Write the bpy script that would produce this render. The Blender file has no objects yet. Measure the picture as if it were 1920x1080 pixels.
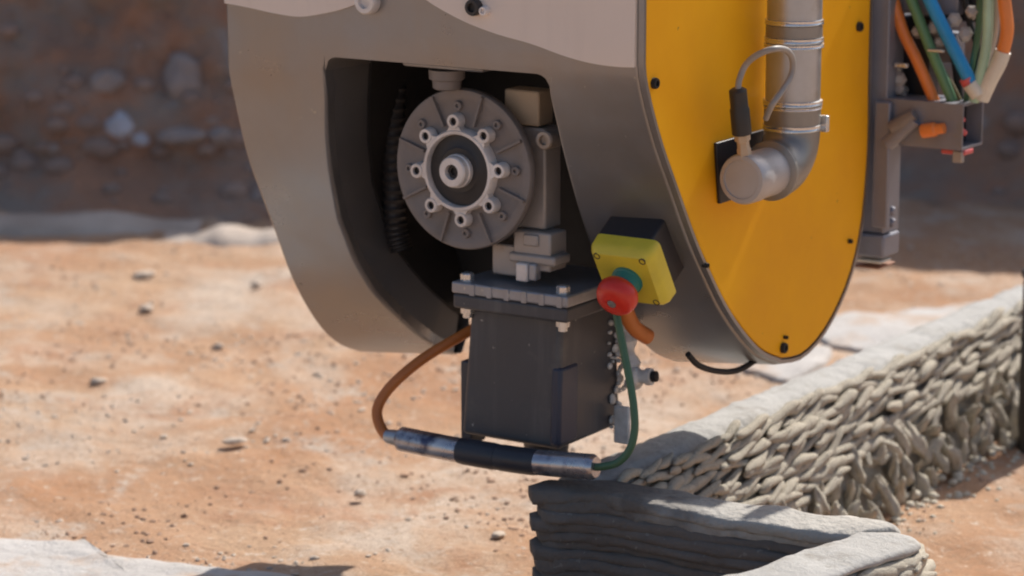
import bpy, bmesh, math, random
from mathutils import Vector, Matrix, noise

random.seed(7)
SC = bpy.context.scene
COL = SC.collection

# ---------------------------------------------------------------- camera
PITCH = math.radians(12.0)
CAM_H = 0.97
FPX = 5000.0                       # focal length in pixels of the 1920 px wide photograph
cam_d = bpy.data.cameras.new('camera')
cam = bpy.data.objects.new('camera', cam_d); COL.objects.link(cam)
cam.location = (0, 0, CAM_H)
cam.rotation_euler = (math.radians(90) - PITCH, 0, 0)
cam_d.sensor_width = 36.0
cam_d.lens = FPX / 1920.0 * 36.0
cam_d.clip_start = 0.05; cam_d.clip_end = 400
cam_d.dof.use_dof = True
cam_d.dof.focus_distance = 2.72
cam_d.dof.aperture_fstop = 5.2
SC.camera = cam

# ---------------------------------------------------------------- light
SUN_AZ = math.radians(35.5)          # from +Y towards +X
SUN_EL = math.radians(46)
world = bpy.data.worlds.new('World'); SC.world = world
world.use_nodes = True
nt = world.node_tree
for n in list(nt.nodes): nt.nodes.remove(n)
sky = nt.nodes.new('ShaderNodeTexSky'); sky.sky_type = 'NISHITA'; sky.sun_disc = False
sky.sun_elevation = SUN_EL; sky.sun_rotation = SUN_AZ
sky.air_density = 1.0; sky.dust_density = 2.5; sky.ozone_density = 1.0
bg = nt.nodes.new('ShaderNodeBackground'); bg.inputs['Strength'].default_value = 0.115
wo = nt.nodes.new('ShaderNodeOutputWorld')
nt.links.new(sky.outputs[0], bg.inputs[0]); nt.links.new(bg.outputs[0], wo.inputs[0])
TOSUN = Vector((math.sin(SUN_AZ) * math.cos(SUN_EL), math.cos(SUN_AZ) * math.cos(SUN_EL), math.sin(SUN_EL)))
sun_d = bpy.data.lights.new('sun', 'SUN'); sun_d.energy = 5.0; sun_d.angle = math.radians(0.6); sun_d.color = (1.0, 0.95, 0.88)
sun = bpy.data.objects.new('sun', sun_d); COL.objects.link(sun)
sun.location = (2, 3, 6); sun.rotation_euler = TOSUN.to_track_quat('Z', 'Y').to_euler()
SC.view_settings.view_transform = 'Standard'; SC.view_settings.look = 'None'
SC.view_settings.gamma = 1.0; SC.view_settings.use_curve_mapping = False
SC.view_settings.exposure = 0.16
SC.render.engine = 'CYCLES'
SC.cycles.pixel_filter_type = 'BLACKMAN_HARRIS'; SC.cycles.filter_width = 2.0
SC.cycles.max_bounces = 8; SC.cycles.diffuse_bounces = 5

# ---------------------------------------------------------------- measuring helpers
FW = Vector((0, math.cos(PITCH), -math.sin(PITCH)))
UPV = Vector((0, math.sin(PITCH), math.cos(PITCH)))
CAMP = Vector((0, 0, CAM_H))
def ray(px, py):
    return Vector((1, 0, 0)) * ((px - 960) / FPX) + UPV * ((540 - py) / FPX) + FW
def at_depth(px, py, d): return CAMP + ray(px, py) * d
def at_z(px, py, z):
    r = ray(px, py); return CAMP + r * ((z - CAM_H) / r.z)
def at_y(px, py, y):
    r = ray(px, py); return CAMP + r * (y / r.y)
ANG = math.radians(33.0)
ORG = at_depth(1195, 130, 2.7)
RL = Matrix.Rotation(-ANG, 3, 'Z')
RLI = RL.inverted()
def m_ray(px, py): return RLI @ (CAMP - ORG), RLI @ ray(px, py)
def mu(px, py, u):
    o, d = m_ray(px, py); return o + d * ((u - o.x) / d.x)
def mv(px, py, v):
    o, d = m_ray(px, py); return o + d * ((v - o.y) / d.y)
def mw(px, py, w):
    o, d = m_ray(px, py); return o + d * ((w - o.z) / d.z)

# ---------------------------------------------------------------- materials
MATS = {}
def mat(name, col, rough=0.5, metal=0.0, col2=None, scale=8.0, amount=0.5, bump=0.0, bump_scale=60.0,
        rough_var=0.1, col3=None, scale3=3.0, amount3=0.5, coords='Object', spec=0.5, coat=0.0, detail=6.0, bump_dist=0.002, speck=None, speck_scale=70.0, speck_at=0.70, streak=None):
    if name in MATS: return MATS[name]
    m = bpy.data.materials.new(name); m.use_nodes = True
    t = m.node_tree; b = t.nodes['Principled BSDF']; L = t.links.new
    b.inputs['Roughness'].default_value = rough; b.inputs['Metallic'].default_value = metal
    b.inputs['Specular IOR Level'].default_value = spec
    if coat: b.inputs['Coat Weight'].default_value = coat; b.inputs['Coat Roughness'].default_value = 0.12
    tc = t.nodes.new('ShaderNodeTexCoord')
    n1 = t.nodes.new('ShaderNodeTexNoise'); n1.inputs['Scale'].default_value = scale; n1.inputs['Detail'].default_value = detail
    n1.inputs['Roughness'].default_value = 0.62
    L(tc.outputs[coords], n1.inputs['Vector'])
    c2 = col2 or tuple(x * 0.8 for x in col)
    r1 = t.nodes.new('ShaderNodeValToRGB')
    r1.color_ramp.elements[0].position = 0.5 - 0.25 * (1 - amount * 0.6); r1.color_ramp.elements[1].position = 0.5 + 0.25 * (1 - amount * 0.6)
    r1.color_ramp.elements[0].color = (*c2, 1); r1.color_ramp.elements[1].color = (*col, 1)
    L(n1.outputs['Fac'], r1.inputs[0])
    out = r1.outputs[0]
    if col3:
        n3 = t.nodes.new('ShaderNodeTexNoise'); n3.inputs['Scale'].default_value = scale3; n3.inputs['Detail'].default_value = 8
        n3.inputs['Roughness'].default_value = 0.65
        L(tc.outputs[coords], n3.inputs['Vector'])
        r3 = t.nodes.new('ShaderNodeValToRGB')
        r3.color_ramp.elements[0].position = 0.62 - amount3 * 0.25; r3.color_ramp.elements[1].position = 0.75 - amount3 * 0.2
        L(n3.outputs['Fac'], r3.inputs[0])
        mx = t.nodes.new('ShaderNodeMix'); mx.data_type = 'RGBA'
        L(r3.outputs[0], mx.inputs['Factor']); L(out, mx.inputs['A']); mx.inputs['B'].default_value = (*col3, 1)
        out = mx.outputs['Result']
    if streak:
        mp = t.nodes.new('ShaderNodeMapping'); mp.inputs['Scale'].default_value = (22, 22, 2.2); L(tc.outputs[coords], mp.inputs['Vector'])
        ns = t.nodes.new('ShaderNodeTexNoise'); ns.inputs['Scale'].default_value = 1.6; ns.inputs['Detail'].default_value = 7; ns.inputs['Roughness'].default_value = 0.6
        L(mp.outputs[0], ns.inputs['Vector'])
        rs = t.nodes.new('ShaderNodeValToRGB'); rs.color_ramp.elements[0].position = 0.5; rs.color_ramp.elements[1].position = 0.78
        rs.color_ramp.elements[1].color = (0.55, 0.55, 0.55, 1); L(ns.outputs['Fac'], rs.inputs[0])
        ms = t.nodes.new('ShaderNodeMix'); ms.data_type = 'RGBA'; L(rs.outputs[0], ms.inputs['Factor']); L(out, ms.inputs['A']); ms.inputs['B'].default_value = (*streak, 1)
        out = ms.outputs['Result']
    if speck:
        nk = t.nodes.new('ShaderNodeTexNoise'); nk.inputs['Scale'].default_value = speck_scale; nk.inputs['Detail'].default_value = 3
        nk.inputs['Roughness'].default_value = 0.55; L(tc.outputs[coords], nk.inputs['Vector'])
        rk = t.nodes.new('ShaderNodeValToRGB'); rk.color_ramp.elements[0].position = speck_at; rk.color_ramp.elements[1].position = speck_at + 0.035
        L(nk.outputs['Fac'], rk.inputs[0])
        mk = t.nodes.new('ShaderNodeMix'); mk.data_type = 'RGBA'; L(rk.outputs[0], mk.inputs['Factor']); L(out, mk.inputs['A']); mk.inputs['B'].default_value = (*speck, 1)
        out = mk.outputs['Result']
    L(out, b.inputs['Base Color'])
    if rough_var:
        mr = t.nodes.new('ShaderNodeMapRange'); mr.inputs['To Min'].default_value = max(0.02, rough - rough_var); mr.inputs['To Max'].default_value = min(1, rough + rough_var)
        mr.inputs['From Min'].default_value = 0.3; mr.inputs['From Max'].default_value = 0.7
        L(n1.outputs['Fac'], mr.inputs['Value']); L(mr.outputs[0], b.inputs['Roughness'])
    if bump:
        nb = t.nodes.new('ShaderNodeTexNoise'); nb.inputs['Scale'].default_value = bump_scale; nb.inputs['Detail'].default_value = 8
        nb.inputs['Roughness'].default_value = 0.65
        L(tc.outputs[coords], nb.inputs['Vector'])
        bn = t.nodes.new('ShaderNodeBump'); bn.inputs['Strength'].default_value = bump; bn.inputs['Distance'].default_value = bump_dist
        L(nb.outputs['Fac'], bn.inputs['Height']); L(bn.outputs[0], b.inputs['Normal'])
    MATS[name] = m
    return m

M_SHELL = mat('grey_shell_paint', (0.305, 0.303, 0.312), 0.33, 0.70, col2=(0.245, 0.244, 0.252), spec=0.6, scale=7, bump=0.15, bump_scale=190, col3=(0.285, 0.265, 0.25), scale3=5, amount3=0.5, bump_dist=0.0008, streak=(0.30, 0.275, 0.255), speck=(0.42, 0.39, 0.36), speck_scale=85, speck_at=0.725, rough_var=0.12)
M_LIGHTBAND = mat('cream_painted_light', (0.82, 0.705, 0.61), 0.45, streak=(0.70, 0.60, 0.52), col2=(0.78, 0.665, 0.575), scale=6, bump=0.08, bump_scale=200, bump_dist=0.0006)  # cream colour stands for bright light on the upper housing front
M_YEL = mat('yellow_panel_paint', (0.95, 0.475, 0.012), 0.5, spec=0.15, speck=(0.45, 0.24, 0.04), speck_scale=60, speck_at=0.74, col2=(0.85, 0.385, 0.009), scale=5, bump=0.06, bump_scale=220, rough_var=0.06, bump_dist=0.0005)
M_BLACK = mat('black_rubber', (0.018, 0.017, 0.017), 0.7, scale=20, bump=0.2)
M_WEBSHADE = mat('inner_web_shade', (0.11, 0.108, 0.11), 0.55, scale=8, bump=0.1)  # dark tone paints the shade on the leg's inner side
M_CAST = mat('cast_aluminium', (0.25, 0.225, 0.215), 0.55, 0.25, col2=(0.20, 0.178, 0.17), scale=18, bump=0.35, bump_scale=320, col3=(0.2, 0.17, 0.15), scale3=12, amount3=0.35, bump_dist=0.0008)
M_ALU = mat('bare_aluminium', (0.84, 0.80, 0.775), 0.38, 0.2, col2=(0.58, 0.55, 0.53), scale=30, bump=0.15, bump_scale=300, bump_dist=0.0006)
M_GEAR = mat('gearbox_metal', (0.46, 0.42, 0.39), 0.5, 0.3, col2=(0.36, 0.325, 0.30), scale=14, bump=0.2, bump_scale=220, col3=(0.33, 0.26, 0.2), scale3=18, amount3=0.3)
M_BRASS = mat('tan_resin', (0.62, 0.47, 0.32), 0.5, scale=15)
M_DARKREC = mat('dark_seal', (0.04, 0.036, 0.035), 0.5, scale=30, bump=0.2)
M_HOP = mat('hopper_dark_steel', (0.088, 0.087, 0.093), 0.48, 0.1, speck=(0.36, 0.345, 0.32), speck_scale=110, speck_at=0.71, streak=(0.17, 0.165, 0.165), col2=(0.068, 0.067, 0.073), scale=6, bump=0.12, bump_scale=160, col3=(0.12, 0.115, 0.11), scale3=14, amount3=0.2)
M_BLUEBAND = mat('blue_tape', (0.05, 0.056, 0.085), 0.45, scale=10)
M_FLANGE = mat('flange_steel', (0.42, 0.425, 0.45), 0.38, 0.4, speck=(0.5, 0.48, 0.45), speck_scale=90, speck_at=0.68, col2=(0.30, 0.303, 0.325), scale=16, bump=0.2, bump_scale=180, col3=(0.3, 0.29, 0.27), scale3=25, amount3=0.25)
M_BOLT = mat('bright_bolt', (0.78, 0.78, 0.77), 0.3, 0.7, scale=40)
M_PIPE = mat('galvanised_pipe', (0.52, 0.53, 0.55), 0.38, 0.75, col2=(0.40, 0.41, 0.43), scale=14, bump=0.12, bump_scale=120, col3=(0.33, 0.30, 0.26), scale3=16, amount3=0.35)
M_ELBOW = mat('elbow_steel', (0.34, 0.32, 0.295), 0.42, 0.6, col2=(0.26, 0.245, 0.225), scale=14, bump=0.12, bump_scale=150)
M_CAP = mat('cap_metal', (0.52, 0.50, 0.495), 0.48, 0.45, col2=(0.42, 0.40, 0.395), scale=14, bump=0.1)
M_BAND = mat('clamp_band_steel', (0.74, 0.75, 0.76), 0.25, 0.85, scale=30)
M_GREYCABLE = mat('grey_cable', (0.36, 0.33, 0.30), 0.5, scale=30)
M_PLUG = mat('black_plastic', (0.03, 0.03, 0.032), 0.45, scale=30)
M_ESY = mat('stop_box_yellow', (0.78, 0.63, 0.05), 0.38, col2=(0.60, 0.48, 0.045), scale=12, rough_var=0.05)
M_RED = mat('stop_button_red', (0.74, 0.04, 0.022), 0.32, scale=20, rough_var=0.05)
M_TEAL = mat('teal_collar', (0.02, 0.22, 0.20), 0.4, scale=20)
M_NAVY = mat('navy_plastic', (0.018, 0.018, 0.024), 0.45, scale=12)
M_TUBE = mat('worn_metal_tube', (0.62, 0.60, 0.60), 0.28, 0.85, col2=(0.42, 0.41, 0.45), scale=25, bump=0.2, bump_scale=120, col3=(0.10, 0.10, 0.15), scale3=30, amount3=0.45)
M_SLEEVE = mat('dark_sleeve', (0.035, 0.038, 0.05), 0.42, scale=30, bump=0.2)
M_ORANGE = mat('orange_cable', (0.64, 0.20, 0.045), 0.45, col2=(0.52, 0.155, 0.035), scale=20, bump=0.15)
M_ORANGE2 = mat('orange_hose', (0.85, 0.26, 0.06), 0.4, scale=20)
M_GREEN = mat('green_cable', (0.07, 0.16, 0.085), 0.45, scale=20)
M_GREEN2 = mat('green_hose', (0.14, 0.30, 0.15), 0.4, scale=20)
M_MINT = mat('pale_green_hose', (0.42, 0.62, 0.45), 0.4, scale=20)
M_BLUE = mat('blue_hose', (0.03, 0.33, 0.72), 0.35, scale=20)
M_BRK = mat('bracket_grey', (0.26, 0.265, 0.30), 0.42, 0.2, col2=(0.20, 0.20, 0.235), scale=12, bump=0.15, bump_scale=150, col3=(0.22, 0.21, 0.2), scale3=20, amount3=0.25)
M_WHITE = mat('dried_mortar', (0.80, 0.79, 0.77), 0.9, col2=(0.55, 0.53, 0.5), scale=60, bump=0.6, bump_scale=200)
M_PALE = mat('pale_fitting', (0.74, 0.70, 0.60), 0.5, scale=20)
M_REDB = mat('red_plastic', (0.7, 0.12, 0.12), 0.4, scale=20)
M_CONC = mat('printed_concrete', (0.60, 0.54, 0.435), 0.92, col2=(0.50, 0.44, 0.345), scale=0.9, bump=0.8, bump_scale=4.5, bump_dist=0.004, col3=(0.40, 0.345, 0.26), scale3=1.1, amount3=0.35, speck=(0.27, 0.23, 0.175), speck_scale=3.2, speck_at=0.68)
M_CORE = mat('wall_core_concrete', (0.36, 0.32, 0.255), 0.95, col2=(0.26, 0.225, 0.175), scale=40, bump=1.0, bump_scale=90, bump_dist=0.006)
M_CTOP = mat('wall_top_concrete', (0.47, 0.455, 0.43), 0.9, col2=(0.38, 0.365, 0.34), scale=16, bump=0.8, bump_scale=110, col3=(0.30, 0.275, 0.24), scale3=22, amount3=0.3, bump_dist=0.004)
M_WETSHADE = mat('damp_shaded_concrete', (0.185, 0.160, 0.140), 0.85, col2=(0.14, 0.12, 0.105), scale=26, bump=1.0, bump_scale=150, bump_dist=0.003, speck=(0.24, 0.215, 0.19), speck_scale=120, speck_at=0.66)  # fresh damp tone, darkened further to paint the shade under the head
M_SUNTOP = mat('sunlit_top_concrete', (0.46, 0.44, 0.41), 0.9, col2=(0.33, 0.31, 0.285), scale=22, bump=1.0, bump_scale=110, bump_dist=0.004, speck=(0.2, 0.18, 0.165), speck_scale=45, speck_at=0.66)  # paler copy, coloured for the sunlit top of the wall
def rim_material():  # damp-to-dry ramp along X doubles as the head's painted shadow edge
    m = bpy.data.materials.new('shadow_edge_concrete'); m.use_nodes = True
    t = m.node_tree; b = t.nodes['Principled BSDF']; L = t.links.new; b.inputs['Roughness'].default_value = 0.9
    tc = t.nodes.new('ShaderNodeTexCoord'); sx = t.nodes.new('ShaderNodeSeparateXYZ'); L(tc.outputs['Object'], sx.inputs[0])
    n = t.nodes.new('ShaderNodeTexNoise'); n.inputs['Scale'].default_value = 28; n.inputs['Detail'].default_value = 7; L(tc.outputs['Object'], n.inputs['Vector'])
    ad = t.nodes.new('ShaderNodeMath'); ad.operation = 'MULTIPLY_ADD'; ad.inputs[1].default_value = 0.22; L(n.outputs['Fac'], ad.inputs[0]); L(sx.outputs['X'], ad.inputs[2])
    r = t.nodes.new('ShaderNodeValToRGB'); r.color_ramp.elements[0].position = 0.20; r.color_ramp.elements[1].position = 0.31
    r.color_ramp.elements[0].color = (0.165, 0.143, 0.125, 1); r.color_ramp.elements[1].color = (0.45, 0.425, 0.385, 1); L(ad.outputs[0], r.inputs[0])
    n2 = t.nodes.new('ShaderNodeTexNoise'); n2.inputs['Scale'].default_value = 60; n2.inputs['Detail'].default_value = 6; L(tc.outputs['Object'], n2.inputs['Vector'])
    mr = t.nodes.new('ShaderNodeMapRange'); mr.inputs['To Min'].default_value = 0.72; mr.inputs['To Max'].default_value = 1.1; L(n2.outputs['Fac'], mr.inputs['Value'])
    mx = t.nodes.new('ShaderNodeMix'); mx.data_type = 'RGBA'; mx.blend_type = 'MULTIPLY'; mx.inputs['Factor'].default_value = 1.0
    L(r.outputs[0], mx.inputs['A']); L(mr.outputs[0], mx.inputs['B']); L(mx.outputs['Result'], b.inputs['Base Color'])
    bn = t.nodes.new('ShaderNodeBump'); bn.inputs['Strength'].default_value = 1.0; bn.inputs['Distance'].default_value = 0.004
    n3 = t.nodes.new('ShaderNodeTexNoise'); n3.inputs['Scale'].default_value = 110; n3.inputs['Detail'].default_value = 8; L(tc.outputs['Object'], n3.inputs['Vector'])
    L(n3.outputs['Fac'], bn.inputs['Height']); L(bn.outputs[0], b.inputs['Normal'])
    return m
M_RIM = rim_material()
M_SLAB = mat('pale_mortar_patch', (0.55, 0.52, 0.495), 0.92, col2=(0.46, 0.425, 0.395), scale=14, bump=0.8, bump_scale=70, col3=(0.46, 0.33, 0.24), scale3=9, amount3=0.5, bump_dist=0.006)
M_PEB = mat('pebble_brown', (0.44, 0.28, 0.19), 0.9, col2=(0.32, 0.20, 0.135), scale=6, bump=0.4, bump_scale=200)
M_PEBW = mat('pebble_pale', (0.56, 0.47, 0.39), 0.9, col2=(0.47, 0.37, 0.29), scale=6, bump=0.4, bump_scale=200)
M_ROCKB = mat('blue_grey_rock', (0.55, 0.56, 0.62), 0.85, col2=(0.36, 0.36, 0.40), scale=9, bump=0.5, bump_scale=30, bump_dist=0.01)
M_ROCKG = mat('grey_rock', (0.40, 0.33, 0.30), 0.88, col2=(0.27, 0.22, 0.20), scale=9, bump=0.5, bump_scale=30, bump_dist=0.01)
M_HEAP = mat('pale_heap_sand', (0.56, 0.47, 0.40), 0.95, col2=(0.40, 0.32, 0.26), scale=7, bump=0.5, bump_scale=40, bump_dist=0.01)
M_POST = mat('dark_post_timber', (0.045, 0.036, 0.03), 0.8, scale=20, bump=0.4)

def ground_material():
    m = bpy.data.materials.new('sandy_ground'); m.use_nodes = True
    t = m.node_tree; b = t.nodes['Principled BSDF']; L = t.links.new
    b.inputs['Roughness'].default_value = 0.95; b.inputs['Specular IOR Level'].default_value = 0.2
    tc = t.nodes.new('ShaderNodeTexCoord')
    def nz(scale, det=8, ro=0.62, dist=0.0, stretch=None):
        n = t.nodes.new('ShaderNodeTexNoise'); n.inputs['Scale'].default_value = scale; n.inputs['Detail'].default_value = det
        n.inputs['Roughness'].default_value = ro; n.inputs['Distortion'].default_value = dist
        if stretch:
            mp = t.nodes.new('ShaderNodeMapping'); mp.inputs['Scale'].default_value = stretch
            L(tc.outputs['Object'], mp.inputs['Vector']); L(mp.outputs[0], n.inputs['Vector'])
        else: L(tc.outputs['Object'], n.inputs['Vector'])
        return n.outputs['Fac']
    def ramp(src, p0, p1, c0=(0, 0, 0, 1), c1=(1, 1, 1, 1)):
        r = t.nodes.new('ShaderNodeValToRGB'); r.color_ramp.elements[0].position = p0; r.color_ramp.elements[1].position = p1
        r.color_ramp.elements[0].color = c0; r.color_ramp.elements[1].color = c1; L(src, r.inputs[0]); return r.outputs[0]
    def mix(f, a, bcol):
        x = t.nodes.new('ShaderNodeMix'); x.data_type = 'RGBA'; L(f, x.inputs['Factor'])
        if isinstance(a, tuple): x.inputs['A'].default_value = a
        else: L(a, x.inputs['A'])
        if isinstance(bcol, tuple): x.inputs['B'].default_value = bcol
        else: L(bcol, x.inputs['B'])
        return x.outputs['Result']
    base = ramp(nz(2.2), 0.36, 0.64, (0.46, 0.25, 0.14, 1), (0.54, 0.355, 0.23, 1))
    pale = mix(ramp(nz(3.1, 9, 0.66, 0.4, (1, 0.7, 1)), 0.47, 0.62), base, (0.60, 0.475, 0.375, 1))
    grey = mix(ramp(nz(5.3, 9, 0.7, 0.3), 0.56, 0.66), pale, (0.53, 0.44, 0.365, 1))
    rust = mix(ramp(nz(4.1, 9, 0.68, 0.6), 0.53, 0.66), grey, (0.47, 0.26, 0.155, 1))
    fine = mix(ramp(nz(95, 7, 0.75), 0.52, 0.66), rust, (0.40, 0.255, 0.165, 1))
    fine2 = mix(ramp(nz(60, 7, 0.75), 0.57, 0.67), fine, (0.66, 0.55, 0.45, 1))
    L(fine2, b.inputs['Base Color'])
    ad = t.nodes.new('ShaderNodeMath'); ad.operation = 'MULTIPLY_ADD'; ad.inputs[1].default_value = 0.4
    L(nz(160, 6, 0.7), ad.inputs[0]); L(nz(38, 8, 0.7), ad.inputs[2])
    bn = t.nodes.new('ShaderNodeBump'); bn.inputs['Strength'].default_value = 0.8; bn.inputs['Distance'].default_value = 0.012
    L(ad.outputs[0], bn.inputs['Height']); L(bn.outputs[0], b.inputs['Normal'])
    return m
M_GROUND = ground_material()
M_BANK = mat('bank_earth', (0.56, 0.28, 0.165), 0.95, col2=(0.36, 0.215, 0.15), scale=4.2, bump=1.0, bump_scale=11, col3=(0.36, 0.285, 0.235), scale3=4.5, amount3=0.75, bump_dist=0.06, speck=(0.40, 0.37, 0.36), speck_scale=9, speck_at=0.66)

# ---------------------------------------------------------------- mesh helpers
class MB:
    def __init__(s): s.v = []; s.f = []
    def add(s, vs, fs):
        o = len(s.v); s.v += [Vector(x) for x in vs]; s.f += [tuple(i + o for i in f) for f in fs]; return s
    def box(s, a, b):
        x0, y0, z0 = [min(a[i], b[i]) for i in range(3)]; x1, y1, z1 = [max(a[i], b[i]) for i in range(3)]
        return s.add([(x0, y0, z0), (x1, y0, z0), (x1, y1, z0), (x0, y1, z0), (x0, y0, z1), (x1, y0, z1), (x1, y1, z1), (x0, y1, z1)],
                     [(0, 3, 2, 1), (4, 5, 6, 7), (0, 1, 5, 4), (1, 2, 6, 5), (2, 3, 7, 6), (3, 0, 4, 7)])
    def hexa(s, bot, top):
        return s.add(list(bot) + list(top), [(0, 3, 2, 1), (4, 5, 6, 7), (0, 1, 5, 4), (1, 2, 6, 5), (2, 3, 7, 6), (3, 0, 4, 7)])
    def prism(s, poly, d):          # polygon of 3D points pushed along d
        n = len(poly); d = Vector(d); P = [Vector(p) for p in poly]
        return s.add(P + [p + d for p in P], [tuple(range(n)), tuple(reversed(range(n, 2 * n)))] + [(i, i + n, (i + 1) % n + n, (i + 1) % n) for i in range(n)])
    def rings(s, rings, close=True, caps=True):
        n = len(rings[0]); vs = [p for r in rings for p in r]; fs = []
        for k in range(len(rings) - 1):
            for i in range(n if close else n - 1):
                j = (i + 1) % n; fs.append((k * n + i, k * n + j, (k + 1) * n + j, (k + 1) * n + i))
        if caps:
            fs.append(tuple(reversed(range(n)))); fs.append(tuple(range((len(rings) - 1) * n, len(rings) * n)))
        return s.add(vs, fs)
    def tube(s, pts, r, n=12, caps=True):
        pts = [Vector(p) for p in pts]; rr = r if isinstance(r, (list, tuple)) else [r] * len(pts)
        T = [(pts[min(i + 1, len(pts) - 1)] - pts[max(i - 1, 0)]).normalized() for i in range(len(pts))]
        a = Vector((0, 0, 1)) if abs(T[0].z) < 0.9 else Vector((1, 0, 0))
        x = T[0].cross(a).normalized(); R = []
        for i, p in enumerate(pts):
            x = (x - T[i] * x.dot(T[i])).normalized(); y = T[i].cross(x)
            R.append([p + (x * math.cos(2 * math.pi * k / n) + y * math.sin(2 * math.pi * k / n)) * rr[i] for k in range(n)])
        return s.rings(R, caps=caps)
    def lathe(s, o, axis, prof, n=40, caps=True):   # prof: (radius, distance along axis)
        o = Vector(o); ax = Vector(axis).normalized()
        a = Vector((0, 0, 1)) if abs(ax.z) < 0.9 else Vector((1, 0, 0))
        x = ax.cross(a).normalized(); y = ax.cross(x)
        R = [[o + ax * h + (x * math.cos(2 * math.pi * k / n) + y * math.sin(2 * math.pi * k / n)) * max(r, 1e-5) for k in range(n)] for r, h in prof]
        return s.rings(R, caps=caps)
    def build(s, name, m, parent=None, smooth=40, bevel=0, seg=2, label=None):
        me = bpy.data.meshes.new(name); me.from_pydata([tuple(v) for v in s.v], [], s.f)
        bm = bmesh.new(); bm.from_mesh(me); bmesh.ops.recalc_face_normals(bm, faces=bm.faces); bm.to_mesh(me); bm.free()
        me.materials.append(m)
        if smooth:
            me.polygons.foreach_set('use_smooth', [True] * len(me.polygons)); me.set_sharp_from_angle(angle=math.radians(smooth))
        o = bpy.data.objects.new(name, me); COL.objects.link(o)
        if parent: o.parent = parent
        if bevel:
            b = o.modifiers.new('bevel', 'BEVEL'); b.width = bevel; b.segments = seg; b.limit_method = 'ANGLE'; b.angle_limit = math.radians(38)
            b.harden_normals = False
        if label: o['label'] = label
        return o
def catmull(pts, k=6):
    P = [Vector(p) for p in pts]; out = []
    for i in range(len(P) - 1):
        p0, p1, p2, p3 = P[max(i - 1, 0)], P[i], P[i + 1], P[min(i + 2, len(P) - 1)]
        for j in range(k):
            t = j / k
            out.append(0.5 * ((2 * p1) + (p2 - p0) * t + (2 * p0 - 5 * p1 + 4 * p2 - p3) * t * t + (3 * p1 - p0 - 3 * p2 + p3) * t ** 3))
    out.append(P[-1]); return out
def empty(name, loc, rz=0):
    o = bpy.data.objects.new(name, None); COL.objects.link(o); o.location = loc; o.rotation_euler = (0, 0, rz); o.empty_display_size = 0.1; return o
def tag(o, label=None, cat=None, group=None, kind=None):
    for k, x in (('label', label), ('category', cat), ('group', group), ('kind', kind)):
        if x: o[k] = x
    return o
def fbm(x, y, z=0.0, o=4):
    return noise.fractal(Vector((x, y, z)), 1.0, 2.0, o, noise_basis='PERLIN_ORIGINAL')

# ================================================================ SETTING
def axis_coords(lo, hi, step, far):
    c = []; x = lo
    while x <= hi + 1e-6: c.append(x); x += step
    a = step; x = lo; left = []
    while x > -far: a *= 1.35; x -= a; left.append(x)
    a = step; x = hi; right = []
    while x < far: a *= 1.35; x += a; right.append(x)
    return left[::-1] + c + right
def ground_z(x, y):
    if not (-6 < x < 6 and 0 < y < 11): return 0.0
    z = 0.012 * fbm(x * 1.1, y * 1.1, 3.0, 3) + 0.008 * fbm(x * 4, y * 4, 7.0, 4) + 0.006 * fbm(x * 14, y * 14, 1.0, 3)
    return z
gx = axis_coords(-1.7, 2.0, 0.016, 150); gy = axis_coords(2.6, 6.6, 0.02, 150)
vs = [(x, y, ground_z(x, y)) for y in gy for x in gx]
nx = len(gx)
fs = [(j * nx + i, j * nx + i + 1, (j + 1) * nx + i + 1, (j + 1) * nx + i) for j in range(len(gy) - 1) for i in range(nx - 1)]
g = MB().add(vs, fs).build('ground', M_GROUND, smooth=180); tag(g, kind='structure')

# earth bank behind, standing between the site and the sun
def bank_top(x): return 1.4 + 0.10 * math.sin(x * 1.7 + 0.4) + 0.10 * fbm(x * 1.3, 2.0, 0, 3)
def bank_foot(x):
    t = min(1.0, max(0.0, (x - 0.55) / 0.9))
    return 5.45 + 0.05 * math.sin(x * 2.3) + 0.30 * max(0, min(1, (x - 0.1) / 0.45)) - 0.55 * t
def bank_y(x, z):
    d = 0.10 * fbm(x * 1.9, z * 2.4, 5.0, 5) + 0.05 * fbm(x * 6, z * 7, 2.0, 4) + 0.03 * fbm(x * 15, z * 17, 4.0, 3)
    return bank_foot(x) + 0.43 * max(0, z) + d * min(1, 0.35 + z * 1.5) - (0.16 + 0.10 * fbm(x * 3.1, 8.0, 0, 3)) * math.exp(-max(0, z) / 0.05)
bx = [-14 + 0.1 * i for i in range(122)] + [-1.8 + 0.018 * i for i in range(200)] + [1.8 + 0.1 * i for i in range(122)]
rows = 86
vs = []
for i, x in enumerate(bx):
    h = bank_top(x)
    for k in range(rows):
        t = k / (rows - 1)
        if t <= 0.85:
            z = -0.06 + (h + 0.06) * (t / 0.85) ** 1.5; y = bank_y(x, z)
        else:
            q = (t - 0.85) / 0.15; z = h + 0.25 * q; y = bank_y(x, h) + 0.02 + 8 * q ** 1.6
        vs.append((x, y, z))
def on_bank(px, py, sink=0.0):
    r = ray(px, py)
    for k in range(1200):
        p = CAMP + r * (4.6 + 0.0015 * k)
        if p.y >= bank_y(p.x, max(p.z, 0)) or p.z < 0: break
    return p + Vector((0, sink, 0))
fs = [(i * rows + k, (i + 1) * rows + k, (i + 1) * rows + k + 1, i * rows + k + 1) for i in range(len(bx) - 1) for k in range(rows - 1)]
bank = MB().add(vs, fs).build('earth_bank', M_BANK, smooth=180); tag(bank, kind='structure')

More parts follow.
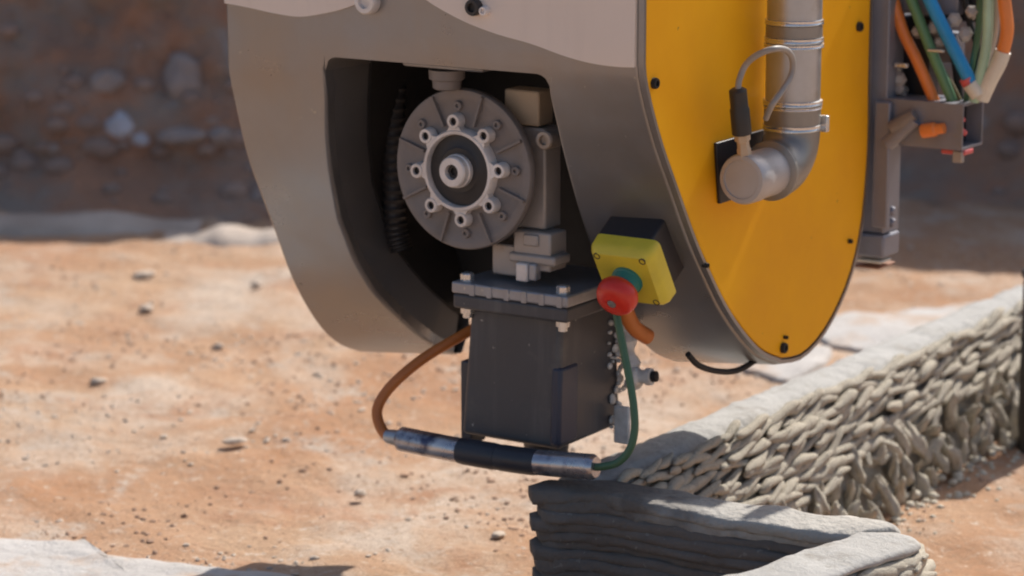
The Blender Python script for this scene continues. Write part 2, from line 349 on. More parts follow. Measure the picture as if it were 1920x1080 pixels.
# pale heaps lying along the foot of the bank
def heap(pts, label_kind, y0, thick):
    P = [at_y(px, py, y0) for px, py in pts]
    m = MB(); n = len(P); R = []
    for p in catmull(P, 8):
        base = ground_z(p.x, y0) - 0.03; h = max(p.z, 0.01)
        ring = []
        for k in range(9):
            a = math.pi * k / 8; rr = 1 + 0.12 * fbm(p.x * 6, a * 2, 3)
            ring.append((p.x, y0 - math.cos(a) * thick * rr, base + (h - base) * math.sin(a) ** 0.9 * rr))
        R.append(ring)
    m.rings(R, close=False, caps=False)
    return tag(m.build('sand_heap', M_HEAP, smooth=180), kind='structure')
heap([(-260, 428), (-160, 408), (0, 404), (120, 398), (200, 400), (260, 408), (310, 418), (345, 428), (380, 434)], '', 5.14, 0.10)
heap([(310, 462), (345, 444), (385, 430), (414, 418), (440, 424), (480, 434), (520, 430), (580, 436), (660, 448), (720, 462)], '', 5.02, 0.08)

# mortar patches on the ground
def patch(pts, z0, name='mortar_patch'):
    P = [at_z(px, py, z0) for px, py in pts]; n = len(P)
    P = catmull(P + [P[0]], 6)[:-1]; n = len(P)
    c = sum(P, Vector()) / n; m = MB(); R = []
    for q, (s, dz) in enumerate(((1.0, -0.02), (0.985, 0.006), (0.93, 0.009), (0.75, 0.011), (0.5, 0.011), (0.25, 0.011), (0.02, 0.011))):
        ring = []
        for i, p in enumerate(P):
            wob = 1 + 0.07 * fbm(i * 0.55, 3.0, q * 0.1, 3) * (1 if q < 3 else 0.3)
            v = c + (p - c) * s * wob
            ring.append((v.x, v.y, ground_z(v.x, v.y) + dz + 0.003 * fbm(v.x * 12, v.y * 12, 9, 3)))
        R.append(ring)
    m.rings(R, caps=True)
    return tag(m.build(name, M_SLAB, smooth=180), kind='structure')
patch([(-120, 1000), (60, 1003), (150, 1012), (175, 1040), (300, 1050), (420, 1062), (540, 1078), (620, 1130), (400, 1200), (-150, 1200)], 0.008)
patch([(1540, 600), (1600, 585), (1680, 580), (1760, 570), (1840, 566), (1800, 600), (1700, 640), (1590, 650), (1530, 630)], 0.008)
patch([(1380, 690), (1440, 672), (1500, 660), (1560, 655), (1540, 690), (1470, 715)], 0.008)

# loose pebbles: far too many to count
def pebble_field(name, m, count, smin, smax, seed, dens=None):
    rnd = random.Random(seed); mb = MB()
    base = [(0, 0, 1), (0.9, 0, 0.35), (0.28, 0.85, 0.35), (-0.72, 0.53, 0.35), (-0.72, -0.53, 0.35), (0.28, -0.85, 0.35), (0.7, 0.5, -0.5), (-0.3, 0.85, -0.5), (-0.9, 0, -0.5), (-0.3, -0.85, -0.5), (0.7, -0.5, -0.5)]
    fc = [(0, 1, 2), (0, 2, 3), (0, 3, 4), (0, 4, 5), (0, 5, 1), (1, 6, 2), (2, 6, 7), (2, 7, 3), (3, 7, 8), (3, 8, 4), (4, 8, 9), (4, 9, 5), (5, 9, 10), (5, 10, 1), (1, 10, 6)]
    k = 0
    while k < count:
        px = rnd.uniform(-120, 2040); py = rnd.uniform(455, 1110)
        p = at_z(px, py, 0.0)
        dn = 0.22 + 1.5 * fbm(p.x * 2.6, p.y * 2.6, 11 + seed, 4)
        if rnd.random() > dn: continue
        s = smin + (smax - smin) * rnd.random() ** 3.2; a = rnd.uniform(0, 6.28); st = rnd.uniform(0.6, 1.6); fl = rnd.uniform(0.4, 0.8)
        ca, sa = math.cos(a), math.sin(a); z = ground_z(p.x, p.y)
        j = [rnd.uniform(0.75, 1.25) for _ in base]
        mb.add([(p.x + s * (x * st * ca - y * sa) * q, p.y + s * (x * st * sa + y * ca) * q, z + s * (zz * fl + 0.15) * q) for (x, y, zz), q in zip(base, j)], fc)
        k += 1
    o = mb.build(name, m, smooth=50)
    return tag(o, 'small brown and pale stones scattered over the sand', 'gravel', kind='stuff')
o = pebble_field('gravel', M_PEB, 4200, 0.0008, 0.0048, 1); o['label'] = 'small dark brown stones scattered over the sunlit sand'
o = pebble_field('gravel', M_PEBW, 2600, 0.0008, 0.0055, 2); o['label'] = 'small pale stones and crumbs scattered over the sunlit sand'

# single stones
def rock(name, p, size, m, label, cat, seed, group=None, squash=(1, 1, 0.7)):
    bm = bmesh.new(); bmesh.ops.create_icosphere(bm, subdivisions=3, radius=1.0)
    for v in bm.verts:
        n = v.co.normalized()
        f = 1 + 0.30 * fbm(n.x * 1.3 + seed, n.y * 1.3, n.z * 1.3, 3) + 0.10 * fbm(n.x * 4, n.y * 4 + seed, n.z * 4, 2)
        v.co = Vector((n.x * squash[0], n.y * squash[1], n.z * squash[2])) * f * size
    me = bpy.data.meshes.new(name); bm.to_mesh(me); bm.free(); me.materials.append(m)
    me.polygons.foreach_set('use_smooth', [True] * len(me.polygons))
    o = bpy.data.objects.new(name, me); COL.objects.link(o); o.location = p; o.rotation_euler = (0, 0, seed)
    return tag(o, label, cat, group)
rock('rock', on_bank(225, 238, 0.01), 0.030, M_ROCKB, 'blue grey rock on the bank, leftmost of the bluish row', 'rock', 1, squash=(1, 1, 0.9))
rock('rock', on_bank(262, 262, 0.01), 0.024, M_ROCKB, 'small lilac rock just right of the blue grey rock on the bank', 'rock', 2)
rock('rock', on_bank(338, 258, 0.01), 0.043, M_ROCKG, 'long flat grey rock on the bank near the machine', 'rock', 3, squash=(1.35, 1, 0.45))
rock('rock', on_bank(412, 258, 0.01), 0.028, M_ROCKG, 'pale grey rock on the bank nearest the machine edge', 'rock', 4)
rock('rock', on_bank(202, 155, 0.01), 0.037, M_ROCKG, 'rounded brown grey rock highest on the shaded bank', 'rock', 5)
rock('rock', on_bank(100, 278, 0.01), 0.019, M_ROCKG, 'small pale rock low on the bank, leftmost one', 'rock', 6)
rock('rock', on_bank(345, 150, 0.01), 0.046, M_ROCKG, 'large dull rock high on the bank beside the machine', 'rock', 8, squash=(1, 1, 1.1))
rock('rock', on_bank(480, 372, 0.01), 0.020, M_ROCKG, 'small grey stone at the bank foot touching the machine outline', 'rock', 9)
rock('rock', at_z(270, 515, 0.004), 0.0158, M_PEBW, 'flat grey stone half buried where the sunlit sand begins', 'rock', 10, squash=(1.3, 1, 0.45))
rock('stone', at_z(275, 577, 0.005), 0.0115, M_PEBW, 'pale stone on the far sand left of the machine', 'stone', 11, squash=(1.5, 1, 0.5))
rock('stone', at_z(410, 650, 0.005), 0.0086, M_PEBW, 'pale stone on the sand below the left leg of the housing', 'stone', 12)
rock('stone', at_z(440, 826, 0.004), 0.0101, M_PEBW, 'long white stone on the sand left of the orange cable', 'stone', 13, squash=(1.8, 1, 0.4))
rock('stone', at_z(675, 925, 0.004), 0.0079, M_PEBW, 'white stone on the sand below the sensor tube', 'stone', 14)
rock('stone', at_z(480, 534, 0.004), 0.0094, M_PEBW, 'small bright stone on far sand touching the housing outline', 'stone', 15)
rock('stone', at_z(184, 715, 0.004), 0.0094, M_PEBW, 'pale rounded stone on the open sand at far left', 'stone', 16, squash=(1.3, 1, .6))
rock('stone', at_z(935, 1002, 0.004), 0.0072, M_PEBW, 'broad white stone on the sand beside the dark printed wall end', 'stone', 17, squash=(1.6, 1, .4))

rnd = random.Random(31); m = MB()
for k in range(110):
    if k < 75: px, py = rnd.uniform(-60, 520), rnd.gauss(250, 90)
    else: px, py = rnd.uniform(-60, 2000), rnd.uniform(60, 440)
    p = on_bank(px, py); r_ = 0.006 + 0.034 * rnd.random() ** 2.5
    R = []
    for q, h in ((0.5, -0.8), (1.0, -0.2), (0.9, 0.35), (0.4, 0.7)):
        R.append([(p.x + r_ * q * math.cos(0.9 * i + k) * rnd.uniform(.8, 1.25), p.y + r_ * 0.7 * q * math.sin(0.9 * i + k), p.z + r_ * h * 0.8 * rnd.uniform(.8, 1.2)) for i in range(7)])
    m.rings(R)
tag(m.build('rubble', mat('dull_rubble', (0.34, 0.245, 0.20), 0.9, col2=(0.24, 0.17, 0.14), scale=8), smooth=70), 'blurred grey rubble bedded in the shaded brown bank', 'rubble', kind='stuff')

# ================================================================ PRINTED CONCRETE
WALL_H = 0.16
def sweep_layer(path, width, height, z, seed, wob=0.003, n=18, sq=0.75, taper_end=True):
    """one extruded bead of concrete laid along a path (world xy)"""
    P = path; R = []; N = len(P)
    for i, p in enumerate(P):
        t = (P[min(i + 1, N - 1)] - P[max(i - 1, 0)]); t.z = 0; t.normalize()
        s = Vector((t.y, -t.x, 0))
        e = 1.0
        if taper_end:
            q = min(i, N - 1 - i)
            e = (0.45, 0.78, 0.93, 1.0)[min(q, 3)]
        ring = []
        for k in range(n):
            a = 2 * math.pi * k / n
            c, d = math.cos(a), math.sin(a)
            x = math.copysign(abs(c) ** sq, c) * width * 0.5 * e; zz = math.copysign(abs(d) ** sq, d) * height * 0.5 * (0.6 + 0.4 * e)
            w = wob * fbm(p.x * 22 + seed * 3.1, p.y * 22, a * 0.7 + seed, 3) * 1.8
            v = p + s * (x + math.copysign(w, x) + wob * 0.8 * fbm(p.x * 9, p.y * 9 + seed * 7.7, 4, 2))
            ring.append((v.x, v.y, z + zz + w * 0.6))
        R.append(ring)
    m = MB(); m.rings(R, caps=True); return m

# --- freshly printed corner wall in front (thing) -------------------------------
wallB_px = [(1012, 914), (1080, 912), (1160, 917), (1250, 933), (1340, 950), (1430, 962), (1520, 974), (1600, 984), (1650, 993), (1655, 1010), (1610, 1030), (1540, 1052), (1450, 1085), (1330, 1128), (1200, 1175)]
pathB = catmull([at_z(x, y, WALL_H) for x, y in wallB_px], 6)
for p in pathB: p.z = 0
wb = empty('printed_concrete_corner', (pathB[0].x, pathB[0].y, 0))
tag(wb, 'dark freshly printed concrete corner wall below the dark hopper', 'concrete wall')
INV = Vector(wb.location)
nl = 15
LAY = WALL_H / (nl + 0.08)
ICUT = 51
wc = empty('printed_concrete_end', (pathB[ICUT].x, pathB[ICUT].y, 0))
tag(wc, 'pale sunlit end of the printed wall turning towards the viewer, lower right', 'concrete wall')
INVC = Vector(wc.location)
for k in range(nl):
    jx = [Vector((0.0025 * math.sin(k * 2.1 + i * 0.05), 0.003 * math.cos(k * 1.3 + i * 0.07), 0)) for i in range(len(pathB))]
    ext = 0.004 * math.sin(k * 1.9)
    P = [p + j for p, j in zip(pathB, jx)]
    d0 = (P[0] - P[1]).normalized(); P = [P[0] + d0 * (0.004 + ext)] + P[1:]
    w_ = 0.060 + 0.0025 * math.sin(k * 2.7)
    m = sweep_layer(P[:ICUT - 1], w_, LAY * 1.6, LAY * (k + 0.5) - (0.0 if k < nl - 1 else 0.001), k + 1, sq=0.5)
    m.v = [v - INV for v in m.v]
    m.build('layer', M_WETSHADE if k < nl - 2 else M_RIM, wb, smooth=180)
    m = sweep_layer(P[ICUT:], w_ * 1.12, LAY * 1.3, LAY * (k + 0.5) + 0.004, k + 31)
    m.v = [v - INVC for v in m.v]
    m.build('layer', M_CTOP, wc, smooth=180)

# --- long textured wall running away to the right -------------------------------
a0 = at_z(1150, 905, WALL_H); a1 = at_z(1905, 577, WALL_H)
a0.z = a1.z = 0
dA = (a1 - a0).normalized(); nA = Vector((dA.y, -dA.x, 0))       # nA: towards the visible beaded side
LEN = (a1 - a0).length + 0.16
wa = empty('printed_concrete_kerb', tuple(a0))
tag(wa, 'long pale printed concrete wall with knobbly face running away to the right', 'concrete wall')
# core
R = []
for i in range(260):
    s = -0.01 + LEN * i / 259; p = dA * s
    prof = [(0.044, 0.0), (0.034, 0.04), (0.018, 0.09), (0.004, 0.13), (-0.006, 0.148), (-0.016, 0.157), (-0.024, 0.160), (-0.034, 0.1595), (-0.044, 0.1605), (-0.054, 0.160), (-0.064, 0.158), (-0.071, 0.150), (-0.074, 0.12), (-0.074, 0.06), (-0.074, -0.01), (-0.04, -0.012)]
    ring = []
    for k, (b, z) in enumerate(prof):
        w = 0.004 * fbm(s * 24, b * 40, z * 30, 4); wz = (0.003 * fbm(s * 9, b * 30, 5.0, 3) + 0.0022 * fbm(s * 45, b * 90, 2.0, 3)) if z > 0.12 else 0
        v = p + nA * (b + w - (0.007 if b > -0.004 else 0)) ; ring.append((v.x, v.y, z + wz))
    R.append(ring)
MB().rings(R).build('core', M_CTOP, wa, smooth=60)
R = [[tuple(Vector(p) + nA * 0.0015) for p in r[:5]] for r in R]
MB().rings(R, close=False, caps=False).build('inner_face', M_CORE, wa, smooth=60)
# bead meshes, shared
def bead_mesh(i, elong):
    bm = bmesh.new(); bmesh.ops.create_uvsphere(bm, u_segments=10, v_segments=9, radius=1.0, matrix=Matrix.Rotation(math.pi / 2, 4, 'Y'))
    for v in bm.verts:
        n = v.co.copy()
        f = 1 + 0.34 * fbm(n.x * 1.9 + i * 3.7, n.y * 1.3, n.z * 1.3 + i, 2) + 0.16 * math.sin(n.x * 4 + i * 1.9)
        x = math.copysign(abs(n.x) ** 0.85, n.x)
        bend = 0.42 * math.sin(x * 2.6 + i)
        v.co = Vector((x * elong * (1 + 0.05 * i % 0.2), n.y * f, n.z * f + bend))
    me = bpy.data.meshes.new('bead'); bm.to_mesh(me); bm.free(); me.materials.append(M_CONC)
    me.polygons.foreach_set('use_smooth', [True] * len(me.polygons)); return me
BEADS = [bead_mesh(i, e) for i, e in enumerate((5.6, 6.4, 4.6, 6.8, 6.0, 5.0, 6.2, 5.2))]
def drip_mesh(i):
    bm = bmesh.new(); bmesh.ops.create_icosphere(bm, subdivisions=3, radius=1.0)
    for v in bm.verts:
        n = v.co.copy(); z = n.z
        f = (0.70 + 0.30 * (0.5 - 0.5 * z)) * (1 + 0.55 * fbm(n.x * 1.5 + i * 2.3, n.y * 1.5, z * 1.6 + i, 3))
        v.co = Vector((n.x * f * (0.85 + 0.35 * (i % 2)) + 0.45 * math.sin(z * 1.9 + i), n.y * f * 0.9 + 0.2 * math.cos(z * 2.3 + i * 2), z * (2.2 + 0.45 * (i % 4)) * (1 + 0.3 * fbm(n.x * 2, n.y * 2, i * 1.7, 2))))
    me = bpy.data.meshes.new('drip'); bm.to_mesh(me); bm.free(); me.materials.append(M_CONC)
    me.polygons.foreach_set('use_smooth', [True] * len(me.polygons)); return me
DRIPS = [drip_mesh(i) for i in range(9)]
AZ = math.atan2(dA.y, dA.x)
rnd = random.Random(4)
def put(me, name, s, b, z, sc, ry=0.0, rz=0.0, rx=0.0):
    o = bpy.data.objects.new(name, me); COL.objects.link(o); o.parent = wa
    p = dA * s + nA * b; o.location = (p.x, p.y, z)
    o.rotation_euler = (Matrix.Rotation(AZ + rz, 3, 'Z') @ Matrix.Rotation(ry, 3, 'Y') @ Matrix.Rotation(rx, 3, 'X')).to_euler()
    o.scale = (sc * rnd.uniform(0.88, 1.15), sc * rnd.uniform(0.85, 1.2), sc * rnd.uniform(0.9, 1.15)); return o
rowsA = 13
nb = 0
def drip_line(s): return 0.022 + 0.055 * min(1, max(0, (s - 0.22) / 0.45)) + 0.022 * fbm(s * 7, 1.0, 0, 2)
for r in range(rowsA):
    z = 0.1555 - r * 0.0116; s = rnd.uniform(0, 0.03)
    while s < LEN - 0.02:
        L_ = rnd.uniform(0.031, 0.047)
        if z > drip_line(s) or rnd.random() < 0.12:
            me = rnd.choice(BEADS); sc = 0.0056 * rnd.uniform(0.85, 1.2)
            put(me, 'bead', s, -0.001 + rnd.uniform(-0.003, 0.005) + 0.0036 * r, z + rnd.uniform(-0.0035, 0.0035), sc, rnd.gauss(-0.09, 0.09), rnd.gauss(0.06, 0.09)); nb += 1
        s += L_
for q in range(3):
    s = 0.04 + q * 0.01
    while s < LEN - 0.02:
        z = drip_line(s) - 0.008 - q * 0.026 + rnd.uniform(-0.012, 0.012)
        if z > -0.005:
            put(rnd.choice(DRIPS), 'drip', s, 0.030 + 0.014 * q + rnd.uniform(-0.003, 0.012), z, 0.0078 * rnd.uniform(0.6, 1.3), rnd.uniform(-0.65, 0.65), rnd.uniform(0, 6.28), rnd.uniform(-0.6, 0.4)); nb += 1
        s += rnd.uniform(0.016, 0.034)

# crumbs at the foot of the wall
m = MB()
for k in range(420):
    s = rnd.uniform(0, LEN); b = abs(rnd.gauss(0.065, 0.035)); p = a0 + dA * s + nA * b; r_ = rnd.uniform(0.004, 0.013) * max(0.35, 1 - b * 5)
    z = max(0, 0.03 - b * 0.35) * rnd.random() + ground_z(p.x, p.y)
    n0 = 6; ringz = [(0.5, -0.6), (1.0, 0.0), (0.62, 0.62)]
    R = [[(p.x + r_ * q * math.cos(6.283 * i / n0 + k) * rnd.uniform(.8, 1.3), p.y + r_ * q * math.sin(6.283 * i / n0 + k) * rnd.uniform(.8, 1.2), z + r_ * h) for i in range(n0)] for q, h in ringz]
    m.rings(R)
m.v = [v - a0 for v in m.v]
o = m.build('crumbs', M_CONC, wa, smooth=70); o['kind'] = 'stuff'
# knobs on the right side of the front corner
rnd = random.Random(9)
for k in range(44):
    i = rnd.randint(ICUT, 68); p = pathB[i]; t = (pathB[i + 1] - pathB[i - 1]).normalized(); s_ = Vector((-t.y, t.x, 0)) * -1
    if s_.dot(Vector((1, -0.2, 0))) < 0: s_ = -s_
    o = bpy.data.objects.new('bead', rnd.choice(BEADS)); COL.objects.link(o); o.parent = wc
    o.location = p + s_ * 0.034 - INVC + Vector((0, 0, rnd.uniform(0.06, 0.145)))
    sc = 0.008 * rnd.uniform(0.85, 1.2); o.scale = (sc, sc, sc * rnd.uniform(0.8, 1.1))
    o.rotation_euler = (0, rnd.uniform(-0.2, 0.2), math.atan2(t.y, t.x) + rnd.uniform(-0.2, 0.2))

# dark post at the right edge
pp = at_z(1930, 845, 0.0)
post = MB()
post.box((pp.x - 0.014, pp.y - 0.02, -0.05), (pp.x + 0.02, pp.y + 0.02, 0.235)).box((pp.x - 0.016, pp.y - 0.023, 0.236), (pp.x + 0.022, pp.y + 0.023, 0.25))
tag(post.build('stake', M_POST, None, bevel=0.003), 'dark stake at the far end of the knobbly wall, cut by the right edge', 'stake')

# ================================================================ THE MACHINE
ROOT = empty('printer_head', ORG, -ANG)
tag(ROOT, 'grey concrete printing head with yellow side panel hanging above the printed wall', 'machine')
def part(name): 
    return name

# ---- housing profile (v = depth, w = height) at the right and left ends
TOPW = 0.30
Rf = [(1195, 60), (1195, 130), (1208, 200), (1230, 280), (1258, 360), (1290, 450), (1318, 515), (1350, 580), (1385, 632), (1420, 668), (1457, 684)]
Rb = [(1457, 684), (1492, 677), (1527, 645), (1560, 592), (1590, 520), (1609, 440), (1619, 360), (1626, 250), (1628, 100)]
Rf = [mu(x, y, 0.0) for x, y in Rf]; Rb = [mu(x, y, 0.0) for x, y in Rb]
ULEFT = mv(425, 100, 0.0).x
Lf = [(424, 20), (430, 120), (441, 200), (462, 290), (486, 360), (516, 440), (543, 515), (573, 575), (606, 622), (637, 647), (670, 659)]
Lf = [mu(x, y, ULEFT) for x, y in Lf]
def vw(L): return [(p.y, p.z) for p in L]
Rf, Rb, Lf = vw(Rf), vw(Rb), vw(Lf)
Rf = [(max(0, v), w) for v, w in Rf]; Rf[0] = (0.0, Rf[0][1]); Rf[1] = (0.0, 0.0)
off = Lf[0][0]; Lf = [(max(0.0, v - off * (1 if i < 2 else max(0, 1 - i * 0.1))), w) for i, (v, w) in enumerate(Lf)]
Lf[0] = (0.0, Lf[0][1]); Lf[1] = (0.0, Lf[1][1])
vb = Rb[-1][0]
Rf = [(0.0, TOPW)] + Rf; Rb = Rb + [(vb, TOPW)]
Lf = [(0.0, TOPW)] + Lf
lb0 = Lf[-1]
VBL = 0.31
Lb = [(lb0[0] + (v - Rb[0][0]) / (vb - Rb[0][0]) * (VBL - lb0[0]), lb0[1] + max(0.0, (w - Rb[0][1]) / (TOPW - Rb[0][1])) ** 0.42 * (TOPW - lb0[1])) for v, w in Rb]
def resample(L, n):
    P = catmull([Vector((a, b, 0)) for a, b in L], 16)
    for p in P: p.x = max(p.x, 0.0)
    d = [0.0]
    for i in range(1, len(P)): d.append(d[-1] + (P[i] - P[i - 1]).length)
    out = []; j = 0
    for k in range(n):
        t = d[-1] * k / (n - 1)
        while j < len(d) - 2 and d[j + 1] < t: j += 1
        f = (t - d[j]) / max(1e-9, d[j + 1] - d[j]); out.append(P[j].lerp(P[j + 1], min(1, f)))
    return [(p.x, p.y) for p in out]
RF, LF, RB, LB = resample(Rf, 56), resample(Lf, 56), resample(Rb, 36)[1:], resample(Lb, 36)[1:]
RP, LP = RF + RB, LF + LB
# shallow crease shaped along the wavy edge of the painted light: above it the sheet leans back, below it the sheet tucks under
wave = [(380, 2), (426, 6), (470, 14), (520, 25), (565, 31), (610, 25), (650, 15), (700, -4), (750, -22), (790, -8), (815, 8), (850, 28), (890, 47), (940, 65), (1000, 82), (1060, 104), (1110, 118), (1160, 125), (1193, 126), (1240, 128)]
WV = [(p.x, p.z) for p in catmull([mv(x, y, 0.0) for x, y in wave], 6)]
def light_edge_w(u):
    for (u0, w0), (u1, w1) in zip(WV, WV[1:]):
        if u0 <= u <= u1: return w0 + (w1 - w0) * (u - u0) / max(1e-9, u1 - u0)
    return WV[-1][1]
CR_A, CR_B = math.tan(math.radians(1.5)), math.tan(math.radians(1.0))
WJ = -0.062
def light_edge_v(u, w):
    w0 = light_edge_w(u); lo = 0.055
    amp = -CR_B * lo * 0.5
    if w >= w0: return amp + CR_A * (w - w0)
    t = (w0 - w) / max(0.02, min(lo, (w0 - WJ))) 
    return amp * max(0.0, 1 - t) ** 1.6
def cut_low(L):
    for i in range(len(L) - 1):
        if L[i][1] >= WJ > L[i + 1][1]:
            f = (L[i][1] - WJ) / (L[i][1] - L[i + 1][1]); return [(L[i][0] + f * (L[i + 1][0] - L[i][0]), WJ)] + L[i + 1:]
def resamp_lin(L, n):
    d = [0.0]
    for i in range(1, len(L)): d.append(d[-1] + math.hypot(L[i][0] - L[i - 1][0], L[i][1] - L[i - 1][1]))
    out = []; j = 0
    for k in range(n):
        t = d[-1] * k / (n - 1)
        while j < len(d) - 2 and d[j + 1] < t: j += 1
        f = (t - d[j]) / max(1e-9, d[j + 1] - d[j]); out.append((L[j][0] + (L[j + 1][0] - L[j][0]) * f, L[j][1] + (L[j + 1][1] - L[j][1]) * f))
    return out
RLOW, LLOW = resamp_lin(cut_low(RF), 44), resamp_lin(cut_low(LF), 44)
def front_rows(u, wend):
    w0 = light_edge_w(u)
    up = [TOPW + (w0 + 0.0015 - TOPW) * k / 7 for k in range(8)]
    dn = [w0 - 0.0015 + (wend - w0 + 0.0015) * k / 11 for k in range(12)]
    return up + [w0] + dn
def leg_ring(u):
    f = u / ULEFT; out = []
    for w in front_rows(u, WJ): out.append((surf_v(u, w) + light_edge_v(u, w), w))
    for a, b in list(zip(RLOW, LLOW))[1:]: out.append((a[0] * (1 - f) + b[0] * f, a[1] * (1 - f) + b[1] * f))
    for a, b in zip(RB, LB): out.append((a[0] * (1 - f) + b[0] * f, a[1] * (1 - f) + b[1] * f))
    return out
def prof(u):
    f = u / ULEFT
    return [(a[0] * (1 - f) + b[0] * f, a[1] * (1 - f) + b[1] * f) for a, b in zip(RP, LP)]
def surf_v(u, w):
    P = prof(u)[:56]
    for i in range(55):
        if P[i][1] >= w >= P[i + 1][1]:
            f = (P[i][1] - w) / max(1e-9, P[i][1] - P[i + 1][1]); return P[i][0] + f * (P[i + 1][0] - P[i][0])
    return 0.0 if w > P[0][1] else P[-1][0]
def hit(px, py):                    # where a sight line meets the housing front
    o, d = m_ray(px, py); lo = (-0.3 - o.y) / d.y; best = None
    for k in range(4000):
        t = lo + k * 0.0003; p = o + d * t
        if p.y >= surf_v(min(0, max(ULEFT, p.x)), p.z): return p
    return p
UL = mv(612, 180, 0.004).x
UR = mv(1030, 170, 0.004).x
WARCH = mv(800, 122, 0.0).z
HOUS = MB()
def edge_fn(pxs, u_top):
    H_ = sorted([(p.z, p.x) for p in (hit(x, y) for x, y in pxs)], reverse=True)
    def fn(w):
        if w >= H_[0][0]:
            q = min(1.0, max(0.0, (WARCH - w) / max(1e-6, WARCH - H_[0][0]))); return u_top + (H_[0][1] - u_top) * q
        for (w0, u0), (w1, u1) in zip(H_, H_[1:]):
            if w0 >= w >= w1: return u0 + (u1 - u0) * (w0 - w) / max(1e-9, w0 - w1)
        return H_[-1][1]
    return fn
UL_W = edge_fn([(612, 180), (613, 240), (620, 320), (636, 410), (662, 480), (700, 545), (745, 595), (800, 640)], UL)
UR_W = edge_fn([(1030, 170), (1042, 230), (1060, 310), (1082, 390), (1102, 450), (1128, 520)], UR)
def leg(side, n):
    R = []
    for k in range(n + 1):
        f = k / n; ring = []
        un = ULEFT + (UL - ULEFT) * f if side == 'L' else UR * (1 - f)
        base = leg_ring(un); nfront = len(front_rows(un, WJ))
        for i, (v, w) in enumerate(base):
            u = ULEFT + (UL_W(w) - ULEFT) * f if side == 'L' else UR_W(w) * (1 - f)
            if w > WARCH: u = un
            g_ = u / ULEFT
            if i < nfront: v2, w2 = surf_v(u, w) + light_edge_v(u, w), w
            elif i < nfront + 43:
                a_, b_ = RLOW[i - nfront + 1], LLOW[i - nfront + 1]; v2, w2 = a_[0] * (1 - g_) + b_[0] * g_, a_[1] * (1 - g_) + b_[1] * g_
            else: v2, w2 = v, w
            ring.append((u, v2, w2))
        R.append(ring)
    o_ = len(HOUS.v); n_r = len(R[0])
    HOUS.rings(R, close=True, caps=False)
    last = o_ + n * n_r if side == 'L' else o_
    HOUS.f.append(tuple(range(o_, o_ + n_r)) if side == 'L' else tuple(range(o_ + n * n_r, o_ + (n + 1) * n_r)))
    ring_in = R[-1] if side == 'L' else R[0]
    i0_ = next(i for i, p in enumerate(ring_in) if p[2] < WARCH + 0.001) - 1
    i1_ = nfront + 42
    st = len(HOUS.v)
    for i in range(i0_, i1_ + 1):
        a_ = ring_in[max(i - 1, 0)]; b_ = ring_in[min(i + 1, n_r - 1)]
        tx, tz = b_[1] - a_[1], b_[2] - a_[2]; ll = math.hypot(tx, tz) or 1; nx_, nz_ = -tz / ll, tx / ll
        HOUS.v.append(Vector((ring_in[i][0], ring_in[i][1] + nx_ * 0.03, ring_in[i][2] + nz_ * 0.03)))
    for i in range(i0_, i1_): HOUS.f.append((last + i, last + i + 1, st + i + 1 - i0_, st + i - i0_))
    return R
RL_L = leg('L', 26); RL_R = leg('R', 26)
IN_L = {tuple(round(c, 6) for c in p) for p in RL_L[-1]}; IN_R = {tuple(round(c, 6) for c in p) for p in RL_R[0]}; OUT_ = {tuple(round(c, 6) for c in p) for p in RL_L[0] + RL_R[-1]}
housing = HOUS.build('housing', M_SHELL, ROOT, smooth=35)
me_ = housing.data; bw = me_.attributes.new('bevel_weight_edge', 'FLOAT', 'EDGE')
for e_ in me_.edges:
    p0_, p1_ = (me_.vertices[i].co for i in e_.vertices)
    k0_, k1_ = tuple(round(c, 6) for c in p0_), tuple(round(c, 6) for c in p1_)
    def near(S): return k0_ in S and k1_ in S
    if near(OUT_): bw.data[e_.index].value = 1.0
    elif near(IN_L) or near(IN_R): bw.data[e_.index].value = min(1.0, max(0.0, (WARCH - 0.006 - max(p0_.z, p1_.z)) / 0.05))
bv = housing.modifiers.new('bevel', 'BEVEL'); bv.width = 0.008; bv.segments = 4; bv.limit_method = 'WEIGHT'
# cross beam over the opening
bm_ = MB(); nb_ = 60; nr = 10; rad = 0.016
front = []; 
for i in range(nb_ + 1):
    u = UL + (UR - UL) * i / nb_
    d = min(u - UL, UR - u)
    wl = WARCH - (rad - math.sqrt(max(0, rad * rad - (rad - d) ** 2)) if d < rad else 0)
    front.append([(u, surf_v(u, w) + light_edge_v(u, w) + 0.0, w) for w in reversed(front_rows(u, wl))])
ring = [c + [(c[-1][0], 0.30, TOPW), (c[0][0], 0.30, c[0][2])] for c in front]
bm_.rings(ring, close=True, caps=True)
bm_.build('cross_beam', M_SHELL, ROOT, smooth=35)
# inner web and black liner, coloured dark to paint the opening's shade
webm = MB(); lin = MB()
ring_in = RL_L[-1]
i0_ = next(i for i, p in enumerate(ring_in) if p[2] < WARCH + 0.001) - 1
i1_ = len(front_rows(UL, WJ)) + 42
def inset_row(d_top, d_bot, off):
    out = []
    for i in range(i0_, i1_ + 1):
        f = (i - i0_) / (i1_ - i0_); d = d_top + (d_bot - d_top) * f
        a_ = ring_in[max(i - 1, 0)]; b_ = ring_in[i + 1]
        tx, tz = b_[1] - a_[1], b_[2] - a_[2]; ll = math.hypot(tx, tz) or 1
        w_ = ring_in[i][2] + tx / ll * d
        out.append((ring_in[i][0] + off, min(0.29, ring_in[i][1] - tz / ll * d), min(w_, WARCH)))
    return out
def strip(mb, A, Bk, th):
    mb.rings([[a_, b_, (b_[0] - th, b_[1], b_[2]), (a_[0] - th, a_[1], a_[2])] for a_, b_ in zip(A, Bk)])
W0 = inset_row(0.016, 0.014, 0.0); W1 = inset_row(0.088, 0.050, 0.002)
strip(webm, W0, W1, 0.004); webm.build('opening_shade_web', M_WEBSHADE, ROOT, smooth=40)
